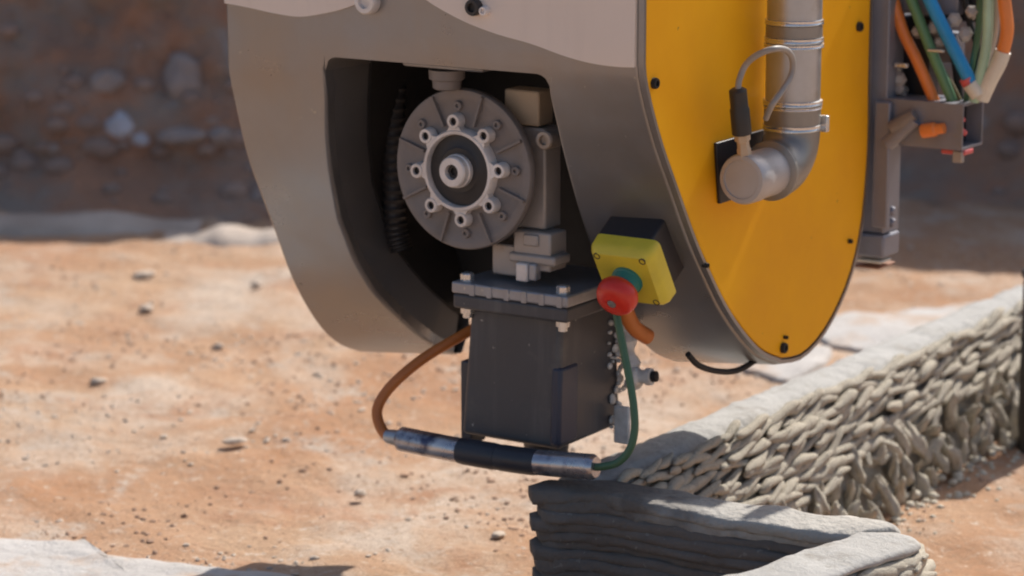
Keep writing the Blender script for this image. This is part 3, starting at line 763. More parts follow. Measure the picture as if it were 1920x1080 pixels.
W2 = inset_row(0.086, 0.048, 0.006); W3 = [(p[0], 0.295, p[2]) for p in W2]
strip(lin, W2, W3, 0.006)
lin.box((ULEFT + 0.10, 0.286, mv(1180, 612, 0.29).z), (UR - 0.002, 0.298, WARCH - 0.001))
lin.build('opening_shade_liner', M_BLACK, ROOT, smooth=30)
# corrugated conduit inside
cp = [mv(x, y, 0.16) for x, y in ((742, 120), (738, 220), (738, 320), (742, 420), (752, 470))]
cpts = catmull(cp, 18); m = MB(); m.tube(cpts, [0.012 if i % 3 else 0.0145 for i in range(len(cpts))], 12)
m.build('corrugated_conduit', M_DARKREC, ROOT)

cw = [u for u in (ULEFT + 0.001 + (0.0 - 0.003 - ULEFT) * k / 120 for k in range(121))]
cols = [[(u, surf_v(u, w) + light_edge_v(u, w) - 0.0030, w) for w in (light_edge_w(u), light_edge_w(u) + 0.004, light_edge_w(u) + 0.03, TOPW)] + [(u, surf_v(u, w) + light_edge_v(u, w) + 0.002, w) for w in (TOPW, light_edge_w(u))] for u in cw]
MB().rings(cols, close=True, caps=True).build('front_light_band', M_LIGHTBAND, ROOT, smooth=30, label='cream band of painted light with wavy lower edge')  # thin cream sheet, light on the upper front put into its colour
def bolt_head(name, p, axis, r, h, m, parent, n=18, socket=True):
    b = MB(); b.lathe(p, axis, [(r, -0.002), (r, h * 0.75), (r * 0.88, h), (r * 0.55, h), (r * 0.5, h * 0.55)] if socket else [(r, -0.002), (r, h * 0.7), (r * 0.7, h)], n)
    return b.build(name, m, parent, smooth=35)
p = mv(692, 2, -0.002); bolt_head('bolt', p, (0, -1, 0), 0.014, 0.010, M_ALU, ROOT)
p = mv(893, 13, -0.002); bolt_head('bolt', p, (0, -1, 0), 0.009, 0.010, M_DARKREC, ROOT)
p = mv(912, 20, -0.002); bolt_head('bolt', p, (0, -1, 0), 0.005, 0.008, M_ALU, ROOT)

# yellow side panel, recessed inside the rim lip
def inset(P, d):
    out = []; n = len(P)
    for i in range(n):
        a = Vector((P[min(i + 1, n - 1)][0] - P[max(i - 1, 0)][0], P[min(i + 1, n - 1)][1] - P[max(i - 1, 0)][1], 0)).normalized()
        out.append((P[i][0] - a.y * d, P[i][1] + a.x * d))
    return out
rimo = [p for p in RP]; rimi = inset(RP, 0.0065); yel = inset(RP, 0.0085)
rim = MB()
rim.rings([[(0.0, v, w) for v, w in inset(RP, 0.0012)], [(0.006, v, w) for v, w in inset(RP, 0.0022)], [(0.006, v, w) for v, w in rimi], [(0.0005, v, w) for v, w in rimi]], close=False, caps=False)
rim.build('panel_rim', M_SHELL, ROOT, smooth=35)
yp = MB(); yp.prism([(0.0006, v, w) for v, w in yel], (0.0044, 0, 0))
panel = yp.build('side_panel', M_YEL, ROOT, smooth=30, bevel=0.0012, label='bright yellow side panel with rounded bottom')
for x, y, r in ((1225, 156, 0.0058), (1609, 50, 0.0058), (1467, 652, 0.0062), (1470, 632, 0.0022), (1321, 497, 0.0028), (1591, 452, 0.0028)):
    bolt_head('bolt', mu(x, y, 0.005), (1, 0, 0), r, 0.005, M_BLACK, panel, 14)

# ---- outlet pipe on the yellow side
UP = 0.046
pc = mu(1489, 60, UP); capc = mu(1393, 336, UP)
vP = pc.y; rP = 0.0298
wbend = capc.z; rb = 0.040
pipe = MB()
pipe.lathe((UP, vP, wbend + rb + 0.022), (0, 0, 1), [(rP, 0), (rP, 0.42)], 40, caps=True)
op = pipe.build('outlet_pipe', M_PIPE, ROOT, smooth=40)
path = [Vector((UP, vP, wbend + rb + 0.026 - 0.026 * k / 3)) for k in range(3)]
for k in range(13):
    a = math.pi / 2 * k / 12; path.append(Vector((UP, vP - rb + rb * math.cos(a), wbend + rb - rb * math.sin(a))))
path.append(Vector((UP, vP - rb - 0.006, wbend)))
el = MB().tube(path, [rP * 1.03] * len(path), 36)
el.lathe((UP, vP - rb - 0.0055, wbend), (0, -1, 0), [(rP * 1.02, -0.003), (rP * 1.09, 0.0), (rP * 1.09, 0.005), (rP * 0.9, 0.0075)], 36)
elb = el.build('elbow', M_ELBOW, op, smooth=45)
cl_ = (vP - rb) - capc.y
cap = MB().lathe((UP, vP - rb - 0.004, wbend), (0, -1, 0), [(0.0262, 0), (0.0262, cl_ * 0.62), (0.0272, cl_ * 0.66), (0.0272, cl_ * 0.94), (0.0255, cl_), (0.021, cl_ + 0.0004), (0.0205, cl_ - 0.0012), (0.004, cl_ - 0.0012)], 40)
cap.build('end_cap', M_CAP, op, smooth=35)
def clamp(py, h, m=M_BAND, r=1.05):
    c = mu(1489, py, UP).z
    b = MB(); b.lathe((UP, vP, c - h / 2), (0, 0, 1), [(rP * 0.99, 0), (rP * r, 0.0006), (rP * r, h * 0.3), (rP * (r - 0.02), h * 0.5), (rP * r, h * 0.7), (rP * r, h - 0.0006), (rP * 0.99, h)], 40, caps=False)
    return b.build('clamp_band', m, op, smooth=35)
clamp(40, 0.006, r=1.07); clamp(73, 0.006, r=1.08); clamp(84, 0.005, r=1.09); clamp(190, 0.006, r=1.09); clamp(199, 0.004, r=1.07); clamp(236, 0.007, r=1.07)
b = MB(); c = mu(1489, 215, UP).z; b.lathe((UP, vP, c - 0.009), (0, 0, 1), [(rP, 0), (rP * 1.035, 0.001), (rP * 1.035, 0.017), (rP, 0.018)], 40, caps=False); b.build('sleeve', M_ELBOW, op, smooth=35)
b = MB(); c = mu(1489, 57, UP).z; b.lathe((UP, vP, c - 0.007), (0, 0, 1), [(rP, 0), (rP * 1.03, 0.001), (rP * 1.03, 0.013), (rP, 0.014)], 40, caps=False); b.build('sleeve', M_ELBOW, op, smooth=35)
b = MB(); q = mu(1536, 218, UP); b.box((UP + 0.024, vP + 0.016, q.z - 0.009), (UP + 0.034, vP + 0.023, q.z + 0.009)); b.build('clamp_screw', M_BOLT, op, bevel=0.001)
# black square plate behind the cap
pq = [mu(x, y, 0.0055) for x, y in ((1338, 268), (1345, 382), (1436, 352), (1436, 240))]
MB().prism([(0.0052, p.y, p.z) for p in pq], (0.004, 0, 0)).build('backing_plate', M_NAVY, ROOT, smooth=30, bevel=0.001)
# plug with grey cable
pa = mu(1383, 166, UP); pb = mu(1391, 250, UP); pc2 = mu(1396, 290, UP)
dd = (pb - pa).normalized(); ln = (pb - pa).length
pg = MB().lathe(pa, dd, [(0.0065, 0), (0.0095, 0.002), (0.0095, ln * 0.42), (0.0105, ln * 0.46), (0.0105, ln), (0.007, ln + 0.001)], 20)
plug = pg.build('sensor_plug', M_PLUG, ROOT, smooth=35)
MB().lathe(pb, (pc2 - pb), [(0.0078, -0.002), (0.0085, 0.003), (0.0085, 0.008), (0.0065, 0.009), (0.0065, 0.016), (0.0075, 0.018), (0.0075, (pc2 - pb).length + 0.004)], 6).build('fitting', M_BRASS, plug, smooth=30)
cab = [mu(1384, 170, UP), mu(1386, 150, UP), mu(1398, 122, UP + 0.004), mu(1420, 103, UP + 0.018), mu(1450, 92, UP + 0.033), mu(1474, 94, UP + 0.036), mu(1486, 112, UP + 0.036), mu(1484, 140, UP + 0.035), mu(1468, 168, UP + 0.034), mu(1448, 196, UP + 0.03), mu(1436, 222, UP + 0.016)]
MB().tube(catmull(cab, 8), 0.0034, 10).build('cable', M_GREYCABLE, plug)

# ---- gear motor in the opening
VD = 0.052
dc = mv(867, 318, VD); RD = 0.0885
gm = empty('gear_motor', dc); gm.parent = ROOT; gm.location = dc
def G(m): m.v = [v - dc for v in m.v]; return m
G(MB().lathe(dc, (0, -1, 0), [(RD * 0.985, -0.012), (RD, -0.010), (RD, -0.002), (RD * 0.985, 0.0), (RD * 0.90, 0.0006), (RD * 0.86, -0.001), (RD * 0.56, -0.001)], 72)).build('disc', M_CAST, gm, smooth=35)
def radial(ang, r0, r1, w, h, v0):
    c, s = math.cos(ang), math.sin(ang); rad_ = Vector((c, 0, s)); tan_ = Vector((-s, 0, c)); o0 = Vector((dc.x, v0, dc.z))
    a_, b_ = o0 + rad_ * r0, o0 + rad_ * r1
    return MB().hexa([a_ - tan_ * w, b_ - tan_ * w, b_ + tan_ * w, a_ + tan_ * w], [x + Vector((0, -h, 0)) for x in (a_ - tan_ * w * .7, b_ - tan_ * w * .7, b_ + tan_ * w * .7, a_ + tan_ * w * .7)])
for k in range(8):
    a = math.radians(22.5 + 4 + 45 * k)
    G(radial(a, RD * 0.58, RD * 0.97, 0.0019, 0.0055, VD + 0.0015)).build('rib', M_CAST, gm, smooth=0)
    a2 = math.radians(4 + 45 * k); q = Vector((dc.x + math.cos(a2) * RD * 0.79, VD, dc.z + math.sin(a2) * RD * 0.79))
    G(MB().lathe(q, (0, -1, 0), [(0.0055, -0.002), (0.0055, 0.002), (0.0048, 0.003), (0.0022, 0.003), (0.002, 0.0005)], 16)).build('boss', M_CAST, gm, smooth=35)
RI = 0.0435
G(MB().lathe(dc, (0, -1, 0), [(RI * 1.06, -0.002), (RI * 1.03, 0.010), (RI, 0.0115), (RI * 0.93, 0.0115), (RI * 0.91, 0.010), (RI * 0.90, -0.001)], 60, caps=False)).build('bearing_ring', M_ALU, gm, smooth=35)
for k in range(8):
    a2 = math.radians(5 + 45 * k); c, s = math.cos(a2), math.sin(a2)
    q = Vector((dc.x + c * RI * 1.24, VD, dc.z + s * RI * 1.24))
    lug = G(MB().lathe(q, (0, -1, 0), [(0.0088, 0.0), (0.0082, 0.0105), (0.0075, 0.0115), (0.0046, 0.0115), (0.0044, 0.006)], 20))
    i0 = Vector((dc.x + c * RI * 0.99, VD, dc.z + s * RI * 0.99)) - dc; t_ = Vector((-s, 0, c)); e0 = q - dc - Vector((c, 0, s)) * 0.006
    lug.hexa([i0 - t_ * 0.0095, e0 - t_ * 0.0065, e0 + t_ * 0.0065, i0 + t_ * 0.0095], [x + Vector((0, -0.0105, 0)) for x in (i0 - t_ * 0.0095, e0 - t_ * 0.0062, e0 + t_ * 0.0062, i0 + t_ * 0.0095)])
    lo = lug.build('lug', M_ALU, gm, smooth=35)
    G(MB().lathe(q, (0, -1, 0), [(0.0045, 0.004), (0.0045, 0.0085), (0.003, 0.0088), (0.0028, 0.0065)], 12)).build('bolt', M_DARKREC, gm, smooth=35)
G(MB().lathe(dc, (0, -1, 0), [(RI * 0.905, 0.0), (RI * 0.9, 0.004), (RI * 0.62, 0.005), (RI * 0.56, 0.007), (RI * 0.4, 0.007)], 48)).build('seal', M_DARKREC, gm, smooth=35)
G(MB().lathe(dc, (0, -1, 0), [(0.0185, 0.004), (0.0185, 0.012), (0.0172, 0.013), (0.0168, 0.020), (0.0155, 0.0215), (0.0085, 0.0215), (0.0080, 0.012)], 40)).build('hub', M_ALU, gm, smooth=35)
G(MB().lathe(dc, (0, -1, 0), [(0.0081, 0.008), (0.0081, 0.0165), (0.0045, 0.0168), (0.004, 0.0135)], 6)).build('hub_bolt', M_DARKREC, gm, smooth=20)
# gearbox column right of and behind the disc
def mbox(px0, py0, px1, py1, v0, dv):
    """box whose front face spans two pixel corners on the plane v0"""
    a_, b_ = mv(px0, py0, v0), mv(px1, py1, v0)
    return (a_.x, v0, b_.z), (b_.x, v0 + dv, a_.z)
def gbox(name, m, px0, py0, px1, py1, v0, dv, bev=0.0025, par=None):
    a_, b_ = mbox(px0, py0, px1, py1, v0, dv); o_ = G(MB().box(a_, b_)).build(name, m, par or gm, smooth=30, bevel=bev); return o_
gbox('column', M_GEAR, 955, 235, 1022, 432, 0.082, 0.033)
gbox('end_block', M_BRASS, 945, 166, 1010, 238, 0.080, 0.03)
gbox('lower_block', M_GEAR, 962, 430, 1032, 512, 0.072, 0.034)
gbox('lower_web', M_GEAR, 922, 455, 972, 520, 0.078, 0.05)
gbox('ledge', M_GEAR, 952, 472, 1040, 502, 0.068, 0.034, 0.003)
gbox('pad', M_GEAR, 980, 438, 1008, 464, 0.069, 0.01, 0.002)
gbox('stub', M_ALU, 966, 492, 988, 530, 0.062, 0.012, 0.002)
gbox('stub', M_FLANGE, 990, 494, 1004, 528, 0.064, 0.012, 0.002)
q = mv(1024, 262, 0.070)
G(MB().lathe(q, (0, -1, 0), [(0.0105, -0.02), (0.0105, 0.004), (0.009, 0.006), (0.0055, 0.006), (0.005, 0.001)], 22)).build('eye_lug', M_GEAR, gm, smooth=35)
# nut and plate above the disc, under the beam
gbox('hanger_plate', M_SHELL, 752, 112, 905, 137, 0.020, 0.06, 0.006)
q = mv(838, 130, 0.045)
G(MB().lathe(q, (0, 0, -1), [(0.020, 0), (0.0195, 0.010), (0.016, 0.012), (0.0155, 0.020), (0.012, 0.022)], 28)).build('hanger_nut', M_CAST, gm, smooth=35)

# ---- hopper box with bolted flange
VH = 0.046
hp = mv(865, 700, VH)
ho = empty('hopper', hp); ho.parent = ROOT; ho.location = hp
def H(m): m.v = [v - hp for v in m.v]; return m
fa, fb = mv(846, 533, VH), mv(1083, 560, VH)
wt = (fa.z + fb.z) / 2 + 0.002
fu0, fu1 = fa.x, min(fb.x, UR - 0.003); fd = fu1 - fu0
wtop = wt; 
H(MB().box((fu0, VH, wtop - 0.013), (fu1, VH + fd, wtop))).build('lid', M_FLANGE, ho, bevel=0.0022)
H(MB().box((fu0 + 0.001, VH + 0.001, wtop - 0.030), (fu1 - 0.001, VH + fd - 0.001, wtop - 0.0135))).build('flange', M_HOP, ho, bevel=0.003)
for k in range(6):
    u = fu0 + fd * (0.16 + 0.15 * k)
    H(MB().box((u, VH - 0.0012, wtop - 0.0135), (u + 0.007, VH + 0.004, wtop - 0.0005))).build('lid_rib', M_FLANGE, ho, bevel=0.0008)
for (du, dv_) in ((0.012, 0.014), (fd - 0.014, 0.014), (0.012, fd - 0.014), (fd - 0.014, fd - 0.014)):
    H(MB().lathe((fu0 + du, VH + dv_, wtop), (0, 0, 1), [(0.0075, 0), (0.0075, 0.007), (0.006, 0.0085)], 6)).build('bolt', M_BOLT, ho, smooth=20)
    H(MB().lathe((fu0 + du, VH + dv_, wtop - 0.030), (0, 0, -1), [(0.0075, 0), (0.0075, 0.007), (0.005, 0.0075), (0.005, 0.012)], 6)).build('nut', M_BOLT, ho, smooth=20)
# body, slightly flared downwards
b0 = VH + 0.018
tl, tr = mv(882, 590, b0), mv(1052, 590, b0); bl, br = mv(867, 820, b0), mv(1050, 850, b0)
wbot = (bl.z + br.z) / 2 + 0.004; wtopb = wtop - 0.029
sq = (tr.x - tl.x)
top = [(tl.x, b0, wtopb), (tr.x, b0, wtopb), (tr.x, b0 + 0.118, wtopb), (tl.x, b0 + 0.118, wtopb)]
bot = [(bl.x, b0 - 0.003, wbot), (br.x, b0 - 0.003, wbot), (br.x, b0 + 0.130, wbot), (bl.x, b0 + 0.130, wbot)]
H(MB().hexa(bot, top)).build('body', M_HOP, ho, bevel=0.006, seg=3)
# dark blue strip on the front corner
wj = mv(1050, 690, b0).z
f0 = tr.x - 0.002
H(MB().hexa([(br.x - 0.012, b0 - 0.0048, wbot + 0.004), (br.x + 0.0018, b0 - 0.0048, wbot + 0.004), (br.x + 0.0018, b0 + 0.035, wbot + 0.004), (br.x - 0.012, b0 + 0.035, wbot + 0.004)],
             [(f0 - 0.009, b0 - 0.0028, wj), (f0 + 0.0042, b0 - 0.0028, wj), (f0 + 0.0042, b0 + 0.035, wj), (f0 - 0.009, b0 + 0.035, wj)])).build('corner_strip', M_BLUEBAND, ho, bevel=0.004)
# side ear on the left
a_, b_ = mbox(863, 676, 884, 835, b0 + 0.02, 0.03); H(MB().box(a_, b_)).build('side_ear', M_HOP, ho, bevel=0.002)
# mortar outlet under the body
oc = Vector(((bl.x + br.x) / 2 + 0.012, b0 + 0.055, wbot))
H(MB().lathe(oc, (0, 0, -1), [(0.034, -0.004), (0.034, 0.004), (0.026, 0.010), (0.024, 0.026)], 30)).build('outlet', M_HOP, ho, smooth=35)
# crusted mortar on the far right edge, and a small valve
rnd = random.Random(21); m = MB()
for k in range(46):
    t = rnd.random(); u = tr.x + (br.x - tr.x) * t + 0.001; v = b0 + rnd.choice((0.118, 0.112, 0.121, 0.10)) + 0.011 * t + rnd.uniform(-0.006, 0.003); w = wtopb + (wbot - wtopb) * t
    r_ = rnd.uniform(0.0015, 0.006)
    m.lathe((u, v, w), (1, rnd.uniform(-.4, .4), rnd.uniform(-.4, .4)), [(r_ * 0.6, -0.001), (r_, 0.001), (r_ * 0.8, 0.003), (r_ * 0.3, 0.004)], 7)
o = H(m).build('mortar_crust', M_WHITE, ho, smooth=60); o['kind'] = 'stuff'
pv = [mv(x, y, 0.185) for x, y in ((1166, 598), (1176, 640), (1184, 690), (1190, 730))]
H(MB().tube(catmull(pv, 6), [0.009 + 0.003 * math.sin(i * 1.3) for i in range(19)], 10)).build('crusted_pipe', M_WHITE, ho)
q = mv(1196, 706, 0.18)
vb_ = H(MB().lathe(q, (1, 0.1, 0.1), [(0.007, -0.012), (0.011, -0.010), (0.011, 0.0), (0.008, 0.003), (0.008, 0.010), (0.010, 0.011), (0.010, 0.017)], 12)).build('valve', M_WHITE, ho, smooth=35)
H(MB().lathe(q + Vector((0.017, 0.002, 0.002)), (1, 0.1, 0.1), [(0.0062, 0), (0.0062, 0.006), (0.004, 0.007)], 10)).build('valve_bore', M_BLACK, ho, smooth=35)
# pale plate low behind the green cable
a_, b_ = mbox(1150, 760, 1178, 835, 0.165, 0.006); H(MB().box(a_, b_)).build('scraper_plate', M_WHITE, ho, bevel=0.002)

# ---- sensor tube with its two cables
VT = 0.034
t0, t1 = mv(748, 822, VT), mv(1118, 876, VT)
tp = catmull([t0, t0.lerp(t1, 0.33) + Vector((0, -0.002, -0.003)), t0.lerp(t1, 0.66) + Vector((0, -0.002, -0.004)), t1], 12)
so = empty('sensor_tube', t0); so.parent = ROOT; so.location = t0
def S(m): m.v = [v - t0 for v in m.v]; return m
rt = 0.0140
S(MB().tube(tp, [rt * 0.7] + [rt] * (len(tp) - 2) + [rt * 0.8], 28)).build('tube', M_TUBE, so, smooth=50)
n_ = len(tp)
def sl(f0, f1, r):
    seg_ = [tp[i] for i in range(n_) if f0 <= i / (n_ - 1) <= f1]
    return S(MB().tube(seg_, [r * 0.96] + [r] * (len(seg_) - 2) + [r * 0.96], 28)).build('sleeve', M_SLEEVE, so, smooth=50)
sl(0.33, 0.53, rt * 1.07); sl(0.52, 0.73, rt * 1.05)
oc_ = [mv(752, 824, VT), mv(728, 818, VT), mv(713, 800, VT + 0.002), mv(707, 770, VT + 0.006), mv(722, 738, VT + 0.015), mv(755, 703, VT + 0.03), mv(800, 668, VT + 0.055), mv(850, 638, VT + 0.08), mv(905, 606, VT + 0.11), mv(930, 585, VT + 0.13)]
S(MB().tube(catmull(oc_, 8), 0.0062, 14)).build('orange_cable', M_ORANGE, so)
S(MB().lathe(oc_[1], (oc_[1] - oc_[2]).normalized() * -1 if False else Vector(t0 - oc_[1]), [(0.0075, -0.002), (0.0085, 0.004), (0.0095, 0.016)], 16)).build('cable_gland', M_PIPE, so, smooth=35)
gc = [mv(1112, 876, VT), mv(1135, 874, VT), mv(1160, 866, VT + 0.002), mv(1181, 842, VT + 0.006), mv(1190, 806, VT + 0.010), mv(1188, 760, VT + 0.014), mv(1180, 710, VT + 0.018), mv(1170, 660, VT + 0.022), mv(1160, 610, VT + 0.026), mv(1152, 570, VT + 0.03)]
S(MB().tube(catmull(gc, 8), 0.0042, 14)).build('green_cable', M_GREEN, so)

# ---- emergency stop on the right leg
TIL = math.radians(32)
eN = Vector((0, -math.cos(TIL), -math.sin(TIL))); eD = Vector((0, math.sin(TIL), -math.cos(TIL))); eU = Vector((1, 0, 0))
EW, EHh = 0.0775, 0.078
c0 = hit(1139, 404)
es = empty('emergency_stop', c0); es.parent = ROOT; es.location = c0
def epoly(x0, y0, x1, y1, n0, r, k=5):
    pts = []
    for cx, cy, a0_ in ((x1 - r, y0 + r, -90), (x1 - r, y1 - r, 0), (x0 + r, y1 - r, 90), (x0 + r, y0 + r, 180)):
        for i in range(k):
            a = math.radians(a0_ + 90 * i / (k - 1)); pts.append(eU * (cx + r * math.cos(a)) + eD * (cy + r * math.sin(a)) + eN * n0)
    return pts
DB = 0.027; DY = 0.026
MB().rings([epoly(0.001, 0.001, EW - 0.010, EHh - 0.001, -0.03, 0.004), epoly(0.001, 0.001, EW - 0.010, EHh - 0.001, DB, 0.004)]).build('base', M_NAVY, es, smooth=35, bevel=0.001)
MB().rings([epoly(0, 0, EW, EHh, DB + 0.0015, 0.007), epoly(0, 0, EW, EHh, DB + DY - 0.011, 0.008), epoly(0.002, 0.002, EW - 0.002, EHh - 0.002, DB + DY - 0.005, 0.008), epoly(0.0065, 0.0065, EW - 0.0065, EHh - 0.0065, DB + DY, 0.007)]).build('cover', M_ESY, es, smooth=35)
cc = eU * (EW * 0.52) + eD * (EHh * 0.50)
for dx in (0.011, EW - 0.011):
    for dy in (0.010, EHh - 0.010):
        q = eU * dx + eD * dy + eN * (DB + DY)
        MB().lathe(q, eN, [(0.0040, -0.002), (0.0040, 0.0004), (0.0030, 0.0004), (0.0026, -0.0006)], 12).build('screw', M_DARKREC, es, smooth=30)
MB().lathe(cc + eN * (DB + DY), eN, [(0.0175, -0.001), (0.0175, 0.003), (0.0160, 0.004), (0.0150, 0.016)], 32).build('collar', M_TEAL, es, smooth=35)
MB().lathe(cc + eN * (DB + DY), eN, [(0.0150, 0.014), (0.0205, 0.017), (0.0225, 0.021), (0.0228, 0.026), (0.0215, 0.032), (0.0185, 0.0365), (0.0120, 0.039), (0.0062, 0.0395), (0.0058, 0.0388)], 40).build('button', M_RED, es, smooth=60)
MB().lathe(cc + eN * (DB + DY + 0.0388), eN, [(0.0050, -0.002), (0.0050, 0.0006), (0.0038, 0.0012)], 18).build('key_pin', M_CAST, es, smooth=35)
# orange lead leaving the switch
ol = [mv(1168, 560, 0.13), mv(1176, 590, 0.14), mv(1190, 615, 0.15), mv(1215, 632, 0.17)]
MB().tube(catmull(ol, 6), 0.009, 12).build('orange_lead', M_ORANGE, ROOT)
# cable loop under the belly
bl_ = [mu(1290, 664, -0.03), mu(1310, 685, -0.028), mu(1345, 696, -0.025), mu(1380, 695, -0.022), mu(1410, 680, -0.02), mu(1425, 668, -0.02)]
MB().tube(catmull(bl_, 8), 0.0035, 10).build('belly_cable', M_BLACK, ROOT)

# ---- bracket and hoses behind the yellow side
VB = vb + 0.012
br_root = mv(1640, 440, VB)
br = empty('rear_bracket', br_root); br.parent = ROOT; br.location = br_root
def B(m): m.v = [v - br_root for v in m.v]; return m
def bbox(name, m, px0, py0, px1, py1, v0, dv, bev=0.002):
    a_, b_ = mbox(px0, py0, px1, py1, v0, dv); return B(MB().box(a_, b_)).build(name, m, br, smooth=30, bevel=bev)
bbox('post', M_BRK, 1612, -140, 1656, 440, VB, 0.044)
bbox('post_rail', M_BRK, 1640, 190, 1662, 430, VB - 0.010, 0.010)
bbox('foot_clamp', M_BRK, 1596, 436, 1656, 486, VB - 0.006, 0.046, 0.003)
bbox('foot_pad', M_PALE, 1604, 484, 1652, 496, VB - 0.002, 0.03, 0.002)
bbox('foot_shim', mat('rusty_shim', (0.30, 0.14, 0.08), 0.7, scale=30), 1600, 496, 1648, 506, VB, 0.046, 0.001)
for y in (400, 422): 
    q = mv(1656, y, VB) ; B(MB().lathe((q.x, VB + 0.02, q.z), (1, 0, 0), [(0.006, -0.002), (0.006, 0.004), (0.004, 0.006)], 6)).build('bolt', M_BRK, br, smooth=20)
# rectangular arm, hollow, open at its right end
ta, tb = mv(1660, 195, VB), mv(1803, 283, VB)
th = 0.0028; dv = 0.060
m = MB()
wz0, wz1 = tb.z, mv(1803, 196, VB).z
m.box((ta.x, VB, wz1 - th), (tb.x, VB + dv, wz1)).box((ta.x, VB, wz0), (tb.x, VB + dv, wz0 + th))
m.box((ta.x, VB, wz0 + th), (tb.x, VB + th, wz1 - th)).box((ta.x, VB + dv - th, wz0 + th), (tb.x, VB + dv, wz1 - th))
B(m).build('arm', M_BRK, br, smooth=30)
B(MB().box((tb.x - 0.03, VB + th, wz0 + th), (tb.x - 0.02, VB + dv - th, wz1 - th))).build('arm_plug', M_NAVY, br)
for (dy, dz, r_) in ((0.014, 0.022, 0.005), (0.024, 0.018, 0.004), (0.018, 0.034, 0.0035)):
    B(MB().lathe((tb.x - 0.021, VB + dy, wz0 + dz), (1, 0, 0), [(r_, 0), (r_, 0.014), (r_ * 0.6, 0.016)], 10)).build('lamp_lens', M_REDB, br, smooth=35)
q = mv(1817, 283, VB + 0.02); B(MB().box((tb.x - 0.03, VB + 0.008, wz0 - 0.007), (tb.x + 0.001, VB + 0.034, wz0 - 0.0005))).build('red_clip', M_REDB, br, bevel=0.002)
bbox('tab', M_GEAR, 1786, 283, 1803, 306, VB + 0.004, 0.008, 0.001)
q0, q1 = mv(1727, 246, VB - 0.006), mv(1772, 240, VB - 0.006)
B(MB().lathe(q0, (q1 - q0), [(0.005, 0), (0.0085, 0.002), (0.0085, 0.018), (0.0065, 0.020), (0.006, 0.030)], 16)).build('connector', M_ORANGE2, br, smooth=35)
q0, q1 = mv(1664, 268, VB - 0.004), mv(1716, 222, VB - 0.004)
B(MB().tube([q0, q1], 0.010, 10)).build('brace', M_BRK, br, smooth=50)
q0, q1 = mv(1672, 240, VB - 0.008), mv(1715, 214, VB - 0.008)
B(MB().tube([q0, q0.lerp(q1, .5), q1], [0.0085, 0.009, 0.007], 8)).build('brace', M_CAST, br, smooth=50)
# manifold block and fittings among the hoses
bbox('manifold', M_BRK, 1690, -120, 1796, 30, VB + 0.035, 0.06)
bbox('manifold_plate', M_NAVY, 1676, 28, 1740, 185, VB + 0.05, 0.03)
for x, y, a_, r_ in ((1688, 150, (0.3, -1, 0.2), 0.007), (1690, 168, (0, -1, 0.2), 0.006), (1752, 55, (0.3, -1, 0.4), 0.006), (1762, 80, (0.3, -1, 0.2), 0.005), (1810, 66, (0.5, -1, 0.4), 0.007), (1822, 25, (0.4, -1, 0.4), 0.006), (1790, 38, (0.4, -1, 0.2), 0.007), (1720, 62, (0.3, -1, 0.4), 0.005)):
    q = mv(x, y, VB + 0.034); B(MB().lathe(q, a_, [(r_, -0.01), (r_, 0.004), (r_ * 1.3, 0.005), (r_ * 1.3, 0.010), (r_ * 0.7, 0.012)], 6)).build('fitting', M_GEAR, br, smooth=25)
def hose(name, m, pts, r, dv_=0.0):
    P = [mv(x, y, VB + dvv + dv_) for x, y, dvv in pts]
    return B(MB().tube(catmull(P, 8), r * 0.9, 14)).build(name, m, br)
hose('orange_hose', M_ORANGE2, [(1660, -60, 0.025), (1690, 50, 0.02), (1718, 110, 0.018), (1744, 170, 0.018), (1756, 205, 0.02)], 0.0078)
hose('green_hose', M_GREEN2, [(1680, -70, 0.02), (1713, 10, 0.018), (1738, 75, 0.018), (1762, 132, 0.018), (1786, 190, 0.022)], 0.0072)
hose('thin_green_hose', M_GREEN2, [(1660, -40, 0.03), (1648, 60, 0.012), (1634, 130, 0.006), (1628, 190, 0.004)], 0.0055)
hose('blue_hose', M_BLUE, [(1708, -80, 0.016), (1748, 10, 0.014), (1780, 75, 0.014), (1818, 150, 0.016), (1826, 170, 0.02)], 0.0088)
hose('pale_green_hose', M_MINT, [(1856, -90, 0.02), (1853, 10, 0.02), (1850, 80, 0.02), (1838, 140, 0.02), (1826, 190, 0.022)], 0.0068)
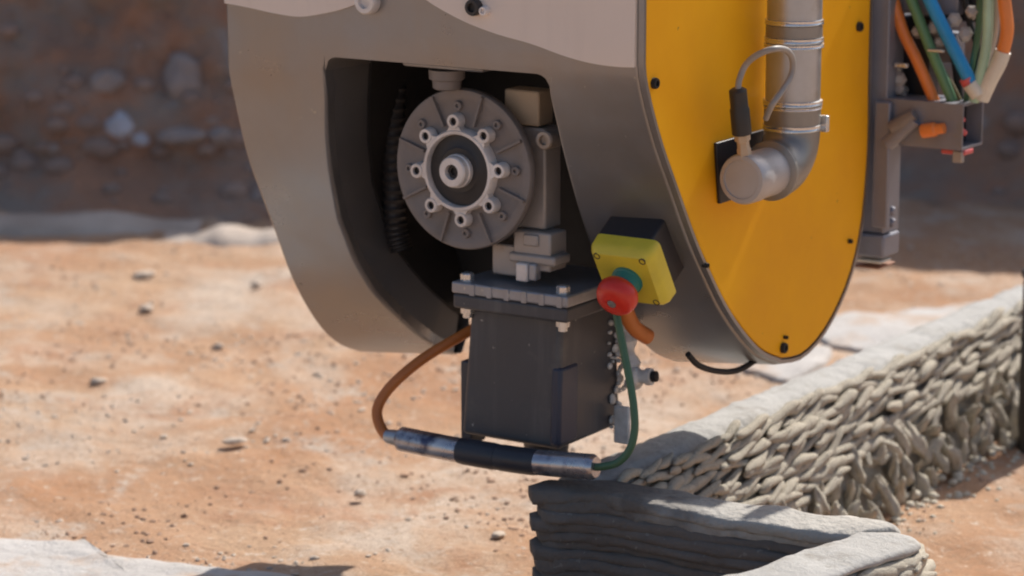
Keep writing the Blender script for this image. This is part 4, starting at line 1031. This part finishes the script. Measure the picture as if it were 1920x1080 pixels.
hose('orange_hose', M_ORANGE2, [(1872, -90, 0.024), (1884, 10, 0.024), (1888, 60, 0.024), (1878, 105, 0.024)], 0.0088)
hose('hose_sleeve', M_PALE, [(1881, 96, 0.024), (1872, 120, 0.024), (1856, 150, 0.024), (1840, 185, 0.026)], 0.0105)
hose('hose_collar', M_REDB, [(1812, 146, 0.015), (1822, 164, 0.018)], 0.0100)
hose('hose_collar', M_PALE, [(1818, 156, 0.015), (1834, 178, 0.02)], 0.0105)
hose('olive_hose', mat('olive_hose', (0.16, 0.13, 0.05), 0.5, scale=20), [(1755, 120, 0.026), (1775, 150, 0.026), (1795, 190, 0.028)], 0.0068)
hose('black_hose', M_BLACK, [(1765, -60, 0.045), (1772, 40, 0.045), (1790, 110, 0.045), (1800, 190, 0.04)], 0.0055)
hose('black_hose', M_BLACK, [(1800, -60, 0.04), (1815, 30, 0.04), (1835, 100, 0.035), (1832, 180, 0.035)], 0.0045)
hose('grey_cable', M_GREYCABLE, [(1672, -40, 0.03), (1668, 70, 0.03), (1682, 120, 0.03), (1694, 185, 0.034)], 0.0042)
hose('grey_cable', M_GREYCABLE, [(1870, -60, 0.05), (1866, 60, 0.05), (1848, 120, 0.045), (1838, 185, 0.04)], 0.0045)
hose('thin_green_hose', M_GREEN, [(1838, -60, 0.03), (1836, 40, 0.032), (1826, 110, 0.032), (1812, 190, 0.034)], 0.0045)
bbox('terminal_box', M_BRK, 1742, 60, 1790, 120, VB + 0.06, 0.03)
bbox('clip', M_BOLT, 1738, 92, 1768, 99, VB + 0.008, 0.006, 0.001)
bbox('clip', M_BOLT, 1676, 118, 1700, 128, VB + 0.012, 0.006, 0.001)
bbox('dark_valve', M_NAVY, 1796, -60, 1832, 42, VB + 0.05, 0.03)

# ---- boom that carries the head (above the picture)
MB().box((ULEFT + 0.10, 0.06, TOPW + 0.001), (-0.10, vb - 0.06, TOPW + 0.05)).box((ULEFT + 0.16, 0.14, TOPW + 0.051), (-0.16, vb - 0.12, TOPW + 1.3)).build('boom_arm', M_SHELL, ROOT, bevel=0.01)
